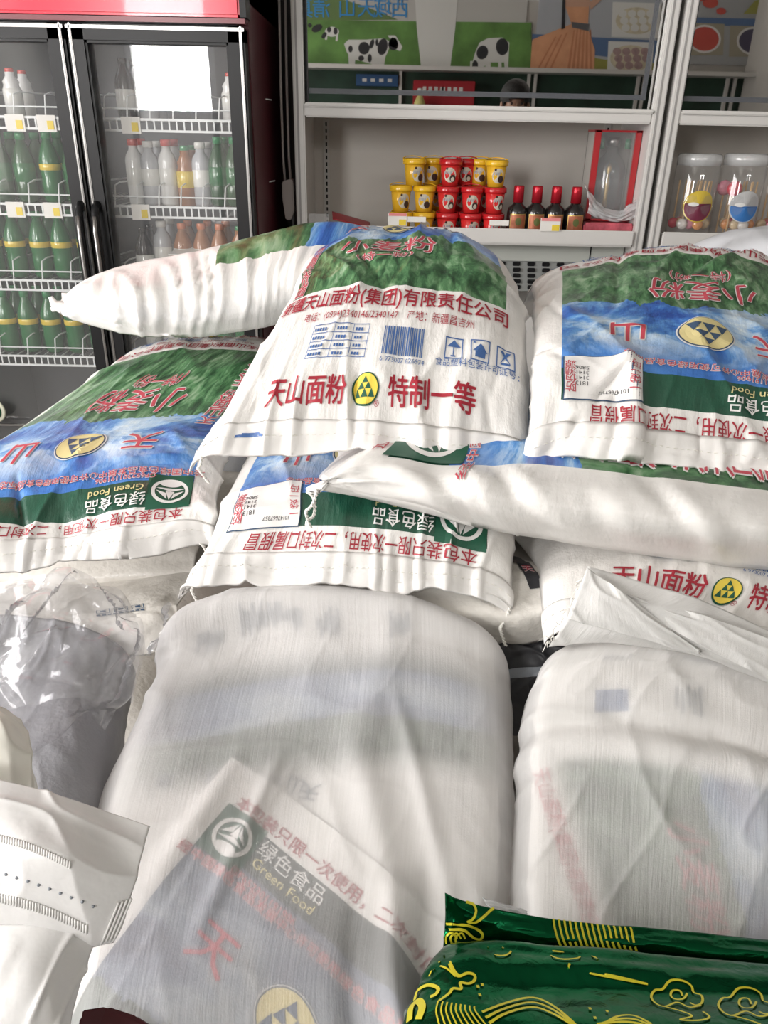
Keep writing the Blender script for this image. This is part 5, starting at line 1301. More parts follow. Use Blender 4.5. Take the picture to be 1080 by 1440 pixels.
rg2 = thing('green_foil_pack', (.28, .48, .66), 'darker green foil pack standing behind the nearest one, with a crimped clear corner', 'packet')
Sg2 = net_surface([0, .08, .25, .6, 1], [
    (0.0, .475, [(622, 1375, 0.453), (645, 1380, 0.450), (740, 1390, 0.448), (920, 1410, 0.448), (1250, 1440, 0.438)]),
    (0.4, .482, [(624, 1322, 0.460), (648, 1330, 0.456), (745, 1340, 0.455), (922, 1356, 0.454), (1250, 1390, 0.448)]),
    (0.75, .487, [(626, 1282, 0.466), (650, 1296, 0.462), (748, 1312, 0.462), (925, 1326, 0.462), (1250, 1358, 0.458)]),
    (1.0, .497, [(626, 1256, 0.472), (655, 1268, 0.472), (750, 1288, 0.476), (926, 1306, 0.478), (1250, 1338, 0.478)]),
    ], 130, 50, 0, 0, crinkle(221, .002))
sack_body('foil_wrap', Sg2, .02, lambda a, b: (a, b), M_FOIL, rg2, 'b')
for k in range(15): ribbon(Sg2, K([(452 + k * 16, 130 + 2 * k), (456 + k * 16, 160), (470 + k * 15.5, 200), (490 + k * 15, 232)]), .0026, rg2, n=10)
ribbon(Sg2, K([(198, 68), (215, 80), (226, 105), (218, 128), (202, 135), (225, 138), (252, 120), (280, 92)]), .003, rg2)
ribbon(Sg2, K([(140, 142), (180, 144), (220, 152), (245, 172), (240, 186), (220, 182), (190, 160), (150, 158)]), .003, rg2)
for k in range(3): ribbon(Sg2, K([(142 + k * 14, 200), (140 + k * 14, 180), (158 + k * 14, 168), (172 + k * 12, 185)]), .0022, rg2)
sheet('crimped_clear_corner', [0, .5, 1], [(0.0, .498, [(690, 1278, .475), (715, 1286, .476), (742, 1292, .478)]), (1.0, .505, [(680, 1262, .481), (715, 1272, .483), (742, 1282, .483)])],
      film_mat('cloudy_seal_film', haze=.35, rough=.2, boost=2), rg2, 20, 10, crumple(44, .002), thick=.0006)
# ------------------------------------------------------------------ drinks in the cooler
def bottle(name, h, r, body_m, cap_m, label_m, label, group, kind='pet', lz=(.30, .58)):
    t = thing(name, (0, 0, 0), label, 'bottle', group)
    if kind == 'pet': prof = [(0, 0), (r * .8, 0), (r, .012), (r, h * .30), (r * .94, h * .36), (r, h * .44), (r, h * .62), (r * .72, h * .76), (r * .42, h * .87), (r * .38, h * .93), (0, h * .93)]
    elif kind == 'tall': prof = [(0, 0), (r * .9, 0), (r, .008), (r, h * .68), (r * .86, h * .76), (r * .5, h * .84), (r * .46, h * .92), (0, h * .92)]
    else: prof = [(0, 0), (r, 0), (r, h * .55), (r * .8, h * .66), (r * .9, h * .72), (r * .5, h * .84), (r * .5, h * .92), (0, h * .92)]
    lathe('bottle_body', prof, body_m, t, 14)
    cr = r * (.46 if kind != 'tall' else .58); lathe('cap', [(0, h * .90), (cr, h * .90), (cr, h * .985), (cr * .9, h), (0, h)], cap_m, t, 12)
    if label_m is not None: lathe('label', [(r * .97, h * lz[0]), (r * 1.02, h * lz[0] + .002), (r * 1.02, h * lz[1] - .002), (r * .97, h * lz[1])], label_m, t, 14)
    return t
G_ = lambda n, c, **k: mat(n, c, .2, coat=.4, **k)
M_GPET = G_('green_soda_bottle', (.015, .12, .035)); M_GPET2 = G_('dark_green_tea_bottle', (.02, .075, .025)); M_WPET = G_('white_milk_bottle', (.72, .72, .70)); M_BPET = G_('brown_tea_bottle', (.32, .13, .05)); M_KPET = G_('black_cola_bottle', (.025, .02, .022))
M_OR = G_('orange_cap', (.65, .20, .08)); M_RC = G_('red_cap', (.6, .06, .05)); M_GC = G_('green_cap', (.03, .25, .09)); M_YC = G_('yellow_label', (.65, .48, .06)); M_WC = G_('white_label', (.72, .72, .68)); M_GY = G_('pale_grey_bottle', (.45, .46, .48))
KIND = dict(
    green=lambda l, g: bottle('soda_bottle', .19, .030, M_GPET, M_GC, M_YC, l, g, 'pet', (.46, .56)),
    tea=lambda l, g: bottle('tea_bottle', .185, .031, M_GPET2, M_GC, M_GPET, l, g, 'pet'),
    white=lambda l, g: bottle('milk_bottle', .175, .026, M_WPET, M_RC, M_WC, l, g, 'tall'),
    grey=lambda l, g: bottle('water_bottle', .170, .027, M_GY, M_WC, M_WC, l, g, 'tall'),
    brown=lambda l, g: bottle('tea_bottle', .165, .029, M_BPET, M_OR, M_WC, l, g, 'pet', (.15, .58)),
    orange=lambda l, g: bottle('juice_bottle', .160, .028, M_BPET, M_GC, M_YC, l, g, 'jar'),
    cola=lambda l, g: bottle('cola_bottle', .150, .028, M_KPET, M_KPET, M_WC, l, g, 'pet', (.15, .5)),
    cup=lambda l, g: bottle('dairy_bottle', .12, .025, M_WPET, M_RC, M_WC, l, g, 'jar'))
PROTO = {}
COLN = dict(green='green soda bottle with yellow label', tea='dark green tea bottle', white='white milk bottle with red cap', grey='pale grey bottle', brown='brown tea bottle with orange cap', orange='amber juice bottle with yellow label', cola='black bottle with white label', cup='small white dairy bottle with red cap')
ORD = ['first', 'second', 'third', 'fourth', 'fifth', 'sixth', 'seventh', 'eighth', 'ninth', 'tenth', 'eleventh']
def put(kind, loc, label, group):
    key = kind
    if key not in PROTO: PROTO[key] = KIND[kind](label, group); o = PROTO[key]; o.location = Vector(loc)
    else: o = copy_tree(PROTO[key], None, loc); o['label'] = label; o['group'] = group
    return o
RACKN = ['top', 'second', 'third', 'lowest']
def stock(x0, x1, ri, kinds, side):
    n = len(kinds); g = f'drinks on the {RACKN[ri]} cooler rack behind the {side} door'
    for row in range(2):
        for k, kd in enumerate(kinds):
            if kd is None: continue
            x = x0 + (x1 - x0) * (k + .5) / n; y = YFR + .135 + row * .085
            lab = f'{COLN[kd]}, {ORD[k]} on the {RACKN[ri]} {side} rack' if row == 0 else f'{COLN[kd]} in the back row of the {RACKN[ri]} {side} rack'
            put(kd, (x + random.uniform(-.004, .004), y, RZ[ri] + .0005), lab, g)
xa, xb, xc, xd = XF0 + .05, XM - .05, XM + .06, XF1 - .05
stock(xa, xb, 0, [None, None, None, None, 'cup', None, None], 'left')
stock(xa, xb, 1, ['tea', 'tea', 'green', 'tea', 'tea', 'green', 'tea'], 'left')
stock(xa, xb, 2, ['green', 'tea', 'green', 'green', 'green', 'green', 'green'], 'left')
stock(xa, xb, 3, ['green'] * 7, 'left')
stock(xc, xd, 0, ['cola', 'grey', None, None, None, 'cup'], 'right')
stock(xc, xd, 1, ['white', 'grey', 'white', 'orange', 'grey', 'tea', 'tea'], 'right')
stock(xc, xd, 2, ['cola', 'grey', 'brown', 'brown', 'brown', 'orange'], 'right')
stock(xc, xd, 3, ['cup', 'brown', 'green', 'green', 'green', 'green'], 'right')
q = at(268, 352, YFR + .12)
cr = thing('drink_carton', (q[0], q[1], RZ[2]), 'orange drink carton with white flap on the third right rack', 'carton')
box('carton_body', (q[0] - .05, q[1] - .05, RZ[2] + .001), (q[0] + .05, q[1] + .02, RZ[2] + .08), mat('orange_carton', (.45, .20, .08), .5), cr, .002)
bm = bmesh.new(); tv = [bm.verts.new(v) for v in ((q[0] - .055, q[1] - .052, RZ[2] + .082), (q[0] + .05, q[1] - .052, RZ[2] + .082), (q[0] + .05, q[1] + .03, RZ[2] + .10), (q[0] - .03, q[1] + .03, RZ[2] + .10))]
bm.faces.new(tv); r_ = bmesh.ops.extrude_face_region(bm, geom=list(bm.faces)); [setattr(v.co, 'z', v.co.z + .003) for v in r_['geom'] if isinstance(v, bmesh.types.BMVert)]
from_bm('carton_flap', bm, M_WC, cr)

# ------------------------------------------------------------------ candy buckets
M_BY, M_BR = G_('yellow_bucket', (.80, .46, .03)), G_('red_bucket', (.66, .03, .03))
M_BYL, M_BRL = G_('yellow_bucket_lid', (.85, .50, .02)), G_('red_bucket_lid', (.55, .015, .02))
M_PALE = mat('bucket_print_pale', (.60, .55, .45), .3); M_DK = mat('bucket_print_dark', (.05, .025, .02), .3)
BH, BR_ = .083, .0365
def patch(cx, cz, rx, rz, rfun, m, parent, name, n=14, off=.0006):
    V = [(0, 0)] + [(rx * math.cos(2 * math.pi * k / n), rz * math.sin(2 * math.pi * k / n)) for k in range(n)]
    P = []
    for x, z in V:
        r = rfun(cz + z) + off; an = (cx + x) / r - math.pi / 2; P.append((r * math.cos(an), r * math.sin(an), cz + z))
    return pyd(name, P, [(0, k + 1, (k + 1) % n + 1) for k in range(n)], m, parent)
def bucket(yellow):
    t = thing('candy_bucket', (0, 0, 0), 'x', 'bucket', 'candy buckets stacked on the shelf')
    m, ml = (M_BY, M_BYL) if yellow else (M_BR, M_BRL)
    rf = lambda z: BR_ * (.70 + .20 * z / (BH * .8))
    lathe('bucket_body', [(0, 0), (rf(0), 0), (rf(BH * .80), BH * .80), (0, BH * .80)], m, t, 24)
    lathe('lid', [(BR_ * .86, BH * .74), (BR_, BH * .74), (BR_ * 1.02, BH * .80), (BR_, BH * .93), (BR_ * .92, BH * .95), (BR_ * .88, BH * .90), (0, BH * .90)], ml, t, 24)
    patch(.004, BH * .40, .020, .022, rf, M_PALE, t, 'printed_panel')
    patch(.013, BH * .28, .010, .011, rf, M_DK, t, 'printed_patch', off=.0010); patch(-.006, BH * .62, .0035, .004, rf, M_DK, t, 'printed_patch', off=.0012)
    if not yellow: patch(.013, BH * .25, .006, .007, rf, M_PALE, t, 'printed_patch', off=.0014)
    # lettering band as flat silver marks
    for k in range(4): patch(-.012 + k * .0062, BH * .48, .0024, .005, rf, mat('bucket_print_silver', (.42, .43, .45), .3), t, 'printed_mark', 8, .0016)
    tube('handle', [(-BR_ * 1.0, 0, BH * .86), (-BR_ * .96, .010, BH * .95), (-BR_ * .6, .022, BH * 1.0), (0, .028, BH * 1.02), (BR_ * .6, .022, BH * 1.0), (BR_ * .96, .010, BH * .95), (BR_ * 1.0, 0, BH * .86)], .0016, ml, t, 6)
    return t
by, brd = bucket(True), bucket(False)
used = {True: False, False: False}
spec = []
for x, yl, n in ((564, 1, 'leftmost'), (596, 1, 'second from left'), (629, 0, 'third from left'), (662, 0, 'fourth from left'), (694, 0, 'rightmost')): spec.append((x, 0, 0, yl, f'{"yellow" if yl else "red"} candy bucket in the bottom row, {n}'))
for x, yl, n in ((564, 1, 'leftmost'), (597, 1, 'second from left'), (630, 0, 'third from left'), (664, 0, 'fourth from left'), (697, 0, 'rightmost')): spec.append((x, 1, 0, yl, f'{"yellow" if yl else "red"} candy bucket in the middle row, {n}'))
for x, dp, yl, n in ((583, 0, 1, 'leftmost, its handle raised'), (609, 1, 1, 'behind the leftmost one'), (634, 0, 0, 'left of the grey gap'), (656, 1, 0, 'half hidden behind its red neighbour'), (675, 1, 1, 'half hidden behind the rightmost one'), (699, 0, 1, 'rightmost, beside the bottles')): spec.append((x, 2, dp, yl, f'{"yellow" if yl else "red"} candy bucket in the top row, {n}'))
for x, row, dp, yl, lab in spec:
    Y = YS + .075 + dp * .06; z = Z_BD + .0005 + row * (BH * .955); X = at(x, 300 - row * 36, Y)[0]
    src = by if yl else brd
    if used[bool(yl)]: o = copy_tree(src, None, (X, Y, z))
    else: used[bool(yl)] = True; o = src; o.location = Vector((X, Y, z))
    o['label'] = lab; o.rotation_euler = (0, 0, random.uniform(-.35, .35))
for x in (596, 629, 662, 694):          # second rank supports the buckets that stand further back
    pass
def support(x, yl, n):
    for row in (0, 1):
        o = copy_tree(by if yl else brd, None, (at(x, 290, YS + .145)[0], YS + .150, Z_BD + .0005 + row * BH * .955)); o['label'] = f'{"yellow" if yl else "red"} candy bucket of the rear rank, {("bottom","middle")[row]} row, {n}'; o.rotation_euler = (0, 0, .4)
support(609, 1, 'left'); support(642, 0, 'middle'); support(676, 0, 'right')

# ------------------------------------------------------------------ price tags standing in the shelf lip
def tagcard(x, y0, y1, w, patch_, parent=None):
    A, B = at(x - w / 2, y1, YS - .016), at(x + w / 2, y0, YS - .016)
    p_ = box('price_card', (A[0], YS - .018, A[2]), (B[0], YS - .014, B[2]), M_TAGW, su1, .0005)
    if patch_:
        box('price_patch', (B[0] - (B[0] - A[0]) * .42, YS - .0195, A[2] + .002), (B[0] - .003, YS - .0175, A[2] + (B[2] - A[2]) * .5), M_TAGY, p_)
        box('price_heading', (A[0] + .002, YS - .0195, B[2] - (B[2] - A[2]) * .22), (B[0] - .002, YS - .0175, B[2]), M_TAGP, p_)
tagcard(559, 300, 317, 27, True); tagcard(586, 305, 312, 26, False); tagcard(702, 310, 317, 28, False); tagcard(774, 307, 325, 30, True)

# ------------------------------------------------------------------ four small liquor bottles
M_DG = G_('dark_bottle_glass', (.012, .010, .010)); M_CAPR = mat('red_metal_cap', (.50, .015, .03), .25, .5); M_LB = mat('bronze_label', (.42, .14, .07), .35, .3, var=.15, vscale=60); M_LB2 = mat('dark_red_label', (.28, .02, .02), .4); M_GOLD = mat('gold_foil', (.62, .42, .14), .3, .8); M_OLV = mat('olive_seal', (.12, .14, .04), .4)
def liquor():
    t = thing('liquor_bottle', (0, 0, 0), 'x', 'bottle', 'small dark liquor bottles on the shelf'); h, r = .165, .033
    b_ = lathe('bottle_body', [(0, 0), (r * .92, 0), (r, .006), (r, h * .52), (r * .9, h * .60), (r * .5, h * .67), (r * .38, h * .72), (r * .36, h * .86), (0, h * .86)], M_DG, t, 24)
    lathe('cap', [(r * .40, h * .70), (r * .52, h * .70), (r * .50, h * .98), (r * .44, h), (0, h)], M_CAPR, t, 16)
    def lab(x0, x1, z0, z1, m, name, off):
        V, Fc, n = [], [], 8
        for z in (z0, z1):
            for k in range(n + 1): an = -math.pi / 2 + (x0 + (x1 - x0) * k / n) / r; V.append(((r + off) * math.cos(an), (r + off) * math.sin(an), z))
        pyd(name, V, [(k, k + 1, n + 2 + k, n + 1 + k) for k in range(n)], m, t)
    lab(-.027, .027, h * .10, h * .50, M_GOLD, 'label_border', .0004); lab(-.024, .024, h * .12, h * .48, M_LB, 'label', .0008); lab(-.024, .024, h * .12, h * .22, M_LB2, 'label_foot', .0012)
    patch(.001, h * .36, .010, .012, lambda z: r, M_OLV, t, 'label_seal', off=.0014)
    return t
lq = liquor()
for k, (x, n) in enumerate(((728, 'leftmost, next to the red buckets'), (754, 'second from left, with a white strip on its label'), (781, 'behind the price card'), (809, 'rightmost, beside the gift box'))):
    X = at(x, 290, YS + .06)[0]; loc = (X, YS + .06, Z_BD + .0005)
    o = lq if k == 0 else copy_tree(lq, None, loc)
    o.location = Vector(loc); o['label'] = 'dark liquor bottle with red cap, ' + n

# ------------------------------------------------------------------ red gift box with a glass decanter
X0, X1 = at(829, 250, YS + .10)[0], at(893, 250, YS + .10)[0]; ZG0, ZG1 = Z_BD + .062, at(870, 183, YS + .10)[2]; Y0, Y1 = YS + .09, YS + .20
M_GR = mat('red_gift_card', (.42, .02, .025), .35, coat=.3)
gb = thing('gift_box', ((X0 + X1) / 2, (Y0 + Y1) / 2, ZG0), 'red gift box with clear window standing at the right end of the shelf', 'box')
cw = .019
for xa in (X0, X1 - cw): box('side_post', (xa, Y0, ZG0), (xa + cw, Y0 + .014, ZG1), M_GR, gb, .001)
for xa in (X0 + .001, X1 - .004): box('side_panel', (xa, Y0 + .014, ZG0 + .006), (xa + .003, Y1, ZG1 - .006), mat('grey_card', (.42, .40, .37)), gb)
box('top_panel', (X0, Y0, ZG1 - .006), (X1, Y1, ZG1), M_GR, gb); box('bottom_panel', (X0, Y0, ZG0), (X1, Y1, ZG0 + .006), M_GR, gb)
box('back_panel', (X0 + .001, Y1 - .004, ZG0 + .006), (X1 - .001, Y1, ZG1 - .006), mat('grey_card', (.42, .40, .37), .5), gb)
box('window_film', (X0 + cw, Y0 + .001, ZG0 + .006), (X1 - cw, Y0 + .0015, ZG1 - .006), film_mat('box_window_film', haze=.08, rough=.05), gb)
xm = (X0 + X1) / 2; zz = ZG0 + .0065
dc = thing('glass_decanter', (xm, (Y0 + Y1) / 2, zz), 'clear glass decanter with gold ornament inside the red gift box', 'bottle')
hh = ZG1 - ZG0 - .025
lathe('decanter_body', [(0, 0), (.045, 0), (.050, .01), (.050, hh * .60), (.040, hh * .72), (.020, hh * .80), (.016, hh * .88), (0, hh * .88)], film_mat('decanter_glass', haze=.10, rough=.03, boost=2.0), dc, 24, (xm, (Y0 + Y1) / 2, zz))
lathe('gold_ornament', [(0, .03), (.010, .03), (.006, .06), (.009, .10), (.005, .13), (.010, .15), (0, .17)], M_GOLD, dc, 12, (xm - .006, (Y0 + Y1) / 2 - .01, zz))
lathe('stopper', [(0, hh * .88), (.022, hh * .88), (.024, hh * .95), (.018, hh), (0, hh)], M_CHROME, dc, 12, (xm, (Y0 + Y1) / 2, zz))
for k, dx_ in enumerate((-.042, .042)):
    lathe('green_stud', [(0, 0), (.009, 0), (.009, .03), (0, .03)], mat('green_glass_stud', (.05, .2, .1), .2), dc, 10, (xm + dx_, (Y0 + Y1) / 2 - .02, zz + hh - .035))
# pink wrapped packets below it
for k, (za, zb_, n) in enumerate(((Z_BD + .0008, Z_BD + .029, 'lower'), (Z_BD + .030, Z_BD + .060, 'upper'))):
    bm = bmesh.new(); add_box(bm, (X0 - .02 + .006 * k, YS + .035, za), (X1 + .002, YS + .20, zb_), .006)
    tag(from_bm('wrapped_packet', bm, mat('pink_wrap', (.50, .10, .13), .25, coat=.6, var=.35, vscale=30), None), f'pink shrink-wrapped flat packet under the gift box, {n} one', 'packet', 'pink packets under the gift box')
def wr_w(A, B): return .004 * (np.abs(vnoise(A * 7, B * 5, 301)) * 4 - .8) + .003 * (ridge(A * 5 + B * 3, B * 4, 302) - .3)
wp = thing('plastic_wrap', (xm, YS + .03, Z_BD + .06), 'loose clear plastic wrap sagging in front of the gift box', 'plastic wrap')
sheet('wrap_film', [0, .25, .5, .75, 1], [
    (0.0, YS + .035, [(826, 300), (845, 308), (868, 312), (888, 308), (904, 300)]), (0.5, YS + .03, [(828, 285), (846, 298), (868, 304), (888, 294), (906, 282)]),
    (1.0, YS + .06, [(822, 258), (842, 284), (866, 296), (886, 286), (908, 268)])], film_mat('milky_wrap', haze=.35, rough=.15, boost=2.5), wp, 40, 24, wr_w, thick=.0006)

# red leaflet and clear divider at the left end of the shelf
q0, q1 = at(468, 302, YS + .05), at(522, 314, YS + .05)
lf = sheet('red_leaflet', [0, 1], [(0, YS + .03, [(468, 308), (522, 320)]), (1, YS + .10, [(467, 297), (520, 312)])], mat('red_leaflet_paper', (.40, .04, .05), .4), None, 12, 8, None, .002)[0]
tag(lf, 'red folded leaflet lying at the left end of the shelf', 'leaflet')
tag(box('clear_divider', (at(434, 300, YS + .02)[0], YS + .02, Z_BD), (at(462, 300, YS + .02)[0], YS + .024, Z_SH1 + .03), film_mat('divider_plastic', haze=.15), None, .001), 'clear plastic divider in the left corner of the shelf', 'divider')

# ------------------------------------------------------------------ lollipop jars
M_JAR = film_mat('jar_plastic', haze=.05, rough=.04, boost=1.6); M_JLID = film_mat('jar_lid_plastic', haze=.42, rough=.15, boost=2)
M_STICK = mat('wooden_stick', (.62, .42, .22), .6)
CAND = [mat('candy_' + n, c, .2, coat=.7, var=.2, vscale=80) for n, c in (('red', (.55, .05, .08)), ('pink', (.65, .25, .32)), ('cream', (.70, .55, .35)), ('orange', (.70, .30, .10)), ('white', (.70, .66, .62)))]
def lolly(x, y, z, h, up, m, lab, tilt=0.0):
    """a lollipop in the jar; up=True: sweet on top"""
    t = thing('lollipop', (x, y, z), lab, 'lollipop', 'lollipops in the jars')
    L_ = .135; dx = math.sin(tilt) * L_; dz = math.cos(tilt) * L_
    a_ = (x, y, z + (.0 if up else .02)); b_ = (x + dx, y, z + (.0 if up else .02) + dz)
    tube('stick', [a_, b_], .0030, M_STICK, t, 6)
    c_ = b_ if up else a_
    bm = bmesh.new(); r = .024 if up else .017
    add_lathe(bm, [(0, -r), (r * .6, -r * .8), (r, -r * .3), (r, r * .3), (r * .6, r * .8), (0, r)], 12)
    bmesh.ops.scale(bm, vec=(1, .6, 1), verts=bm.verts); bmesh.ops.translate(bm, vec=(c_[0], c_[1], c_[2] + (0 if up else r * .4)), verts=bm.verts)
    from_bm('candy', bm, m, t, True)
JD = [(974, 'left jar'), (1038, 'middle jar'), (1100, 'right jar')]
stk = [(M_YC, mat('sticker_maroon', (.16, .02, .05), .4)), (mat('sticker_grey', (.50, .50, .50), .4), mat('sticker_blue', (.03, .16, .45), .4)), (mat('sticker_pink', (.6, .25, .4), .4), mat('sticker_magenta', (.40, .03, .20), .4))]
for k, (x, n) in enumerate(JD):
    Y = YS + .085; X = at(x, 280, Y)[0]; z = Z_BD + .0005; r = .068; h = at(x, 214, Y)[2] - Z_BD
    j = thing('lollipop_jar', (X, Y, z), 'clear plastic lollipop jar with ' + ('a yellow and maroon round sticker', 'a blue and grey round sticker', 'a pink round sticker at the frame edge')[k], 'jar', 'lollipop jars')
    lathe('jar_body', [(r * .96, 0), (r, .006), (r, h * .84), (r * .93, h * .88)], M_JAR, j, 32, (X, Y, z))
    lathe('jar_base', [(0, 0.001), (r * .95, .001), (r * .92, .02), (r * .6, .028), (0, .028)], mat('white_tissue', (.70, .64, .62), .7, bump=.4, bscale=60), j, 20, (X, Y, z))
    lathe('jar_lid', [(r * .94, h * .86), (r * .99, h * .86), (r * .99, h * .965), (r * .9, h * .985), (0, h * .985)], M_JLID, j, 32, (X, Y, z))
    def wrap(name, cx, cz, rx, rz, m, off, half=None):
        V, nn = [(cx, cz)], 28
        for i in range(nn): t_ = 2 * math.pi * i / nn; V.append((cx + rx * math.cos(t_), cz + (rz * math.sin(t_) if half is None else min(half, rz * math.sin(t_)))))
        P = []
        for a_, b_ in V: an = -math.pi / 2 + a_ / r; P.append((X + (r + off) * math.cos(an), Y + (r + off) * math.sin(an), z + b_))
        pyd(name, P, [(0, i + 1, (i + 1) % nn + 1) for i in range(nn)], m, j)
    cz = h * .43; wrap('round_sticker', .0, cz, .050, .047, stk[k][0], .0006); wrap('sticker_field', .0, cz - .002, .045, .042, stk[k][1], .0012, .004 if k else .010)
    wrap('sticker_strip', -.018, cz + .006, .016, .006, P_WHITE, .0018)
    rr = random.Random(k + 5)
    for i in range(12):
        an = 2 * math.pi * i / 12 + .3; rad = .048 if i % 2 else .028; up = (k == 1 and i in (4, 5, 7)) or (k == 2 and i == 6)
        lolly(X + rad * math.cos(an), Y + rad * math.sin(an), z + .034, h, up, CAND[(i * 2 + k) % 5], f'wrapped lollipop with wooden stick in the {n}', max(-.12, min(.12, rr.uniform(-.1, .16))) if rad < .04 else 0)

# ------------------------------------------------------------------ white plug on the cooler's side, cords up
q = at(404, 278, YFR + .26); X = XF1 + .012
q = at(405, 280, YS + .02)
pl = thing('power_plug', (q[0], q[1], q[2]), 'white multi-way plug hanging on two cords between cooler and shelf', 'plug')
bm = bmesh.new(); pr = [(-.018, .05), (.014, .06), (.018, .045), (.018, -.035), (.008, -.062), (-.010, -.062), (-.018, .0)]
f_ = bm.faces.new([bm.verts.new((q[0] + x, q[1], q[2] + z)) for x, z in pr]); e_ = bmesh.ops.extrude_face_region(bm, geom=[f_]); bmesh.ops.translate(bm, vec=(0, .045, 0), verts=[v for v in e_['geom'] if isinstance(v, bmesh.types.BMVert)])
bmesh.ops.bevel(bm, geom=list(bm.edges), offset=.003, segments=2, affect='EDGES')
from_bm('plug_body', bm, mat('grey_white_plastic', (.42, .38, .36), .4), pl)
for dx in (-.010, .008): tube('cord', [(q[0] + dx, q[1] + .02, q[2] + .05), (q[0] + dx - .004, q[1] + .025, q[2] + .12), (q[0] + dx - .004, q[1] + .03, q[2] + .30), (q[0] + dx, q[1] + .06, q[2] + .75)], .004, mat('grey_white_plastic', (.42, .38, .36)), pl, 8)
tube('cord', [(q[0] + .012, q[1] + .02, q[2] - .05), (q[0] + .012, q[1] + .025, q[2] - .2), (q[0] + .0, q[1] + .06, q[2] - .6), (q[0], q[1] + .06, q[2] - 1.1)], .004, mat('dark_grey_cord', (.16, .16, .17)), pl, 8)

# ------------------------------------------------------------------ white plastic sheet behind the right sack
def wr_b(A, B): return .010 * vnoise(A * 2, B * 2, 401) + .006 * (ridge(A * 2 + B * 2, B * 2, 402) - .3)
ws = thing('white_plastic_sack', (.85, 1.75, 0), 'bluish white plastic sack standing behind the right topmost sack', 'sack')
Sw = net_surface([0, .15, .35, .65, .85, 1], [
    (0.0, 1.62, [('w', .60, 1.66, .02), ('w', .66, 1.63, .0), ('w', .78, 1.62, .0), ('w', 1.0, 1.62, .0), ('w', 1.12, 1.63, .0), ('w', 1.18, 1.66, .02)]),
    (0.5, 1.62, [('w', .57, 1.68, .6), ('w', .64, 1.63, .6), ('w', .78, 1.62, .6), ('w', 1.0, 1.62, .6), ('w', 1.14, 1.63, .6), ('w', 1.2, 1.68, .6)]),
    (0.8, 1.66, [(950, 440, 1.70), (1000, 440, 1.67), (1080, 430, 1.66), (1200, 425, 1.66), (1290, 430, 1.67), (1320, 440, 1.70)]),
    (0.93, 1.72, [(975, 376, 1.74), (1020, 356, 1.72), (1085, 340, 1.71), (1190, 332, 1.71), (1280, 350, 1.72), (1310, 380, 1.74)]),
    (1.0, 1.80, [(1000, 356, 1.80), (1034, 334, 1.80), (1090, 320, 1.80), (1190, 312, 1.80), (1270, 330, 1.80), (1300, 356, 1.80)])], 60, 80, 0, 0, wr_b)
Pb = Sw.P.copy(); Pb[..., 1] = 3.56 - Pb[..., 1] + .06; nW = Sw.na * Sw.nb
Fw = np.concatenate([grid_faces(Sw.nb, Sw.na), grid_faces(Sw.nb, Sw.na, nW, True)])
rim_ = [(Sw.nb - 1) * Sw.na + i for i in range(Sw.na)]
Fw = [tuple(q) for q in Fw] + [(q, p, p + nW, q + nW) for p, q in zip(rim_[1:], rim_[:-1])] + [(j * Sw.na, (j + 1) * Sw.na, (j + 1) * Sw.na + nW, j * Sw.na + nW) for j in range(Sw.nb - 1)] + [((j + 1) * Sw.na + Sw.na - 1, j * Sw.na + Sw.na - 1, j * Sw.na + Sw.na - 1 + nW, (j + 1) * Sw.na + Sw.na - 1 + nW) for j in range(Sw.nb - 1)]
pyd('sack_film', np.concatenate([Sw.P.reshape(-1, 3), Pb.reshape(-1, 3)]), Fw, mat('bluish_white_plastic', (.82, .84, .88), .3, coat=.3), ws, True)
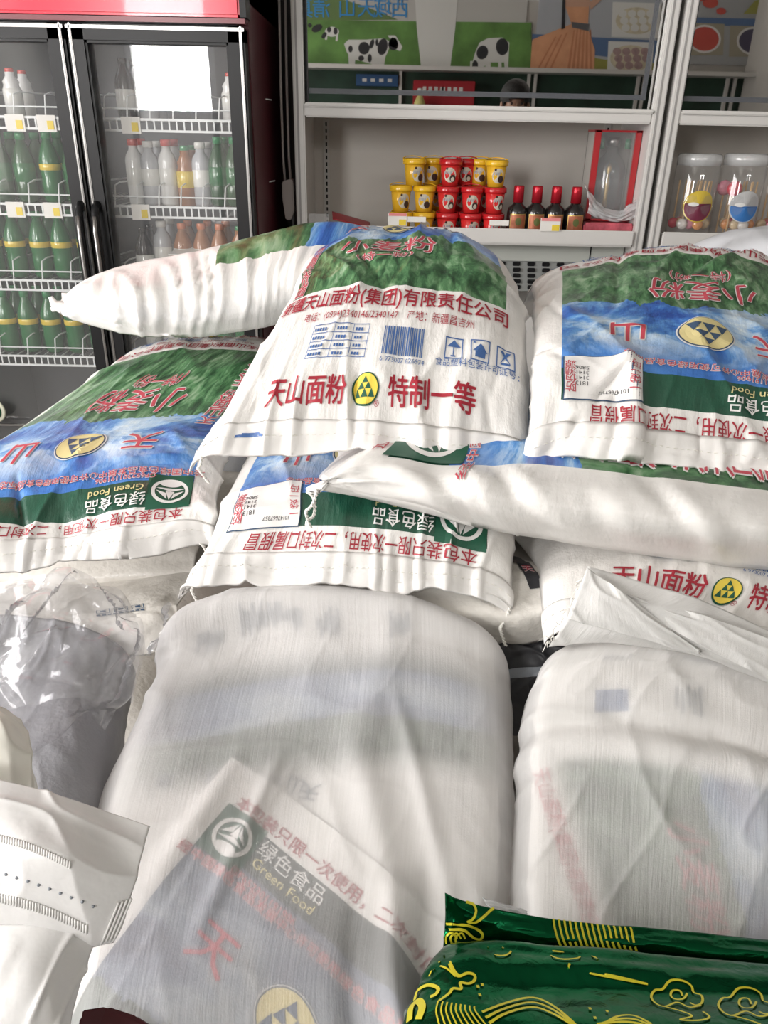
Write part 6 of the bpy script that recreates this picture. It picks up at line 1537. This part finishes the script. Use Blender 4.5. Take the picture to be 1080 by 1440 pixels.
# ------------------------------------------------------------------ bystander behind the camera, seen only in the shelf mirror
def person(px, py_top, Yp, height):
    top = at(px, py_top, 2 * (YS + .036) - Yp); X = top[0]; k = height / 1.70
    root = thing('person', (X, Yp, 0), 'person with short black hair in a dark jacket, head reflected in the shelf mirror', 'person')
    J = {'pel': (0, 0, .93), 'spine': (0, .01, 1.10), 'chest': (0, .0, 1.28), 'neck': (0, .0, 1.44), 'headb': (0, -.0, 1.50), 'head': (0, .012, 1.585), 'crown': (0, .0, 1.655),
         'shl': (.17, 0, 1.39), 'ell': (.23, .02, 1.12), 'wrl': (.22, .10, .90), 'hal': (.215, .13, .83), 'shr': (-.17, 0, 1.39), 'elr': (-.23, .02, 1.12), 'wrr': (-.22, .10, .90), 'har': (-.215, .13, .83),
         'hil': (.09, 0, .90), 'knl': (.10, .02, .50), 'anl': (.10, -.01, .09), 'tol': (.11, .14, .035), 'hir': (-.09, 0, .90), 'knr': (-.10, .02, .50), 'anr': (-.10, -.01, .09), 'tor': (-.11, .14, .035)}
    R = dict(pel=.13, spine=.125, chest=.14, neck=.052, headb=.058, head=.082, crown=.055, shl=.065, ell=.045, wrl=.032, hal=.03, shr=.065, elr=.045, wrr=.032, har=.03, hil=.095, knl=.06, anl=.042, tol=.035, hir=.095, knr=.06, anr=.042, tor=.035)
    E = [('pel', 'spine'), ('spine', 'chest'), ('chest', 'neck'), ('neck', 'headb'), ('headb', 'head'), ('head', 'crown'), ('chest', 'shl'), ('shl', 'ell'), ('ell', 'wrl'), ('wrl', 'hal'), ('chest', 'shr'), ('shr', 'elr'), ('elr', 'wrr'), ('wrr', 'har'),
         ('pel', 'hil'), ('hil', 'knl'), ('knl', 'anl'), ('anl', 'tol'), ('pel', 'hir'), ('hir', 'knr'), ('knr', 'anr'), ('anr', 'tor')]
    ks = list(J); V = [Vector(J[q]) * k for q in ks]; R = dict(R)
    Ei = [(ks.index(a), ks.index(b)) for a, b in E]
    # five fingers on each hand
    for s, hn in ((1, 'hal'), (-1, 'har')):
        h = Vector(J[hn])
        for f in range(5):
            base = len(V); off = (f - 2) * .016
            if f == 0: pts = [h + Vector((-s * .03, .02, .03)), h + Vector((-s * .045, .045, .0)), h + Vector((-s * .045, .06, -.02))]
            else: pts = [h + Vector((s * .004, off, -.03)), h + Vector((s * .006, off + .01, -.065 - .004 * (2 - abs(f - 2)))), h + Vector((-s * .004, off + .018, -.095))]
            for i, p in enumerate(pts): V.append(p * k); ks.append(f'f{s}{f}{i}'); R[ks[-1]] = (.0095, .009, .008)[i]
            Ei += [(ks.index(hn), base), (base, base + 1), (base + 1, base + 2)]
    me = bpy.data.meshes.new('body'); me.from_pydata([v + Vector((X, Yp, 0)) for v in V], Ei, []); me.update()
    o = bpy.data.objects.new('body', me); C.objects.link(o)
    sk = o.modifiers.new('skin', 'SKIN'); o.modifiers.new('sub', 'SUBSURF').levels = 1
    for i, q in enumerate(ks): me.skin_vertices[0].data[i].radius = (R[q] * k, R[q] * k * (.72 if q in ('chest', 'spine', 'pel') else 1)); me.skin_vertices[0].data[i].use_root = (q == 'pel')
    bpy.context.view_layer.update(); m2 = bpy.data.meshes.new_from_object(o.evaluated_get(bpy.context.evaluated_depsgraph_get())); bpy.data.objects.remove(o)
    skin, jacket, trou, shoe = mat('skin', (.50, .30, .21), .5), mat('dark_jacket', (.05, .05, .06), .8), mat('dark_trousers', (.04, .045, .06), .8), mat('black_shoe', (.02, .02, .02), .4)
    b = link('body', m2, [skin, jacket, trou, shoe], root, True)
    for p in m2.polygons:
        z = p.center.z / k; ax = abs(p.center.x - X)
        p.material_index = 3 if z < .10 else 2 if z < .92 and ax < .19 else 0 if (z > 1.45 or z < .905) else 1
    c = Vector((X, Yp, 0))
    # hair cap, face
    bm = bmesh.new(); bmesh.ops.create_uvsphere(bm, u_segments=24, v_segments=16, radius=.105 * k)
    for v in bm.verts: v.co.z *= .95; v.co.x *= .92
    bmesh.ops.translate(bm, vec=c + Vector((0, -.018, 1.605)) * k - Vector((0, 0, 0)) * 0 + Vector((0, 0, 0)), verts=bm.verts) if False else bmesh.ops.translate(bm, vec=(X, Yp - .016 * k, 1.610 * k), verts=bm.verts)
    bmesh.ops.delete(bm, geom=[v for v in bm.verts if v.co.z < (1.53 + max(0, (v.co.y - Yp) * .55)) * k], context='VERTS')
    from_bm('hair', bm, mat('black_hair', (.012, .011, .011), .55, bump=.6, bscale=160), root, True)
    for s in (-1, 1):
        bm = bmesh.new(); bmesh.ops.create_uvsphere(bm, u_segments=10, v_segments=8, radius=.008 * k); bmesh.ops.translate(bm, vec=(X + s * .032 * k, Yp + .078 * k, 1.565 * k), verts=bm.verts); from_bm('eye', bm, mat('dark_eye', (.03, .02, .02), .2), root, True)
        bm = bmesh.new(); bmesh.ops.create_uvsphere(bm, u_segments=10, v_segments=8, radius=.028 * k)
        for v in bm.verts: v.co.x *= .4; v.co.y *= .7
        bmesh.ops.translate(bm, vec=(X + s * .084 * k, Yp, 1.555 * k), verts=bm.verts); from_bm('ear', bm, skin, root, True)
    bm = bmesh.new(); add_lathe(bm, [(0, .03), (.010, .0), (.016, -.028), (0, -.036)], 10, (X, Yp + .092 * k, 1.545 * k)); from_bm('nose', bm, skin, root, True)
    tube('mouth', [(X - .022, Yp + .080 * k, 1.487 * k), (X, Yp + .088 * k, 1.485 * k), (X + .022, Yp + .080 * k, 1.487 * k)], .005, mat('lips', (.36, .13, .11), .5), root)
    return root
_t = at(727, 111, 2 * (YS + .036) + .55)
person(727, 111, -.55, _t[2] / (1.705 / 1.70))
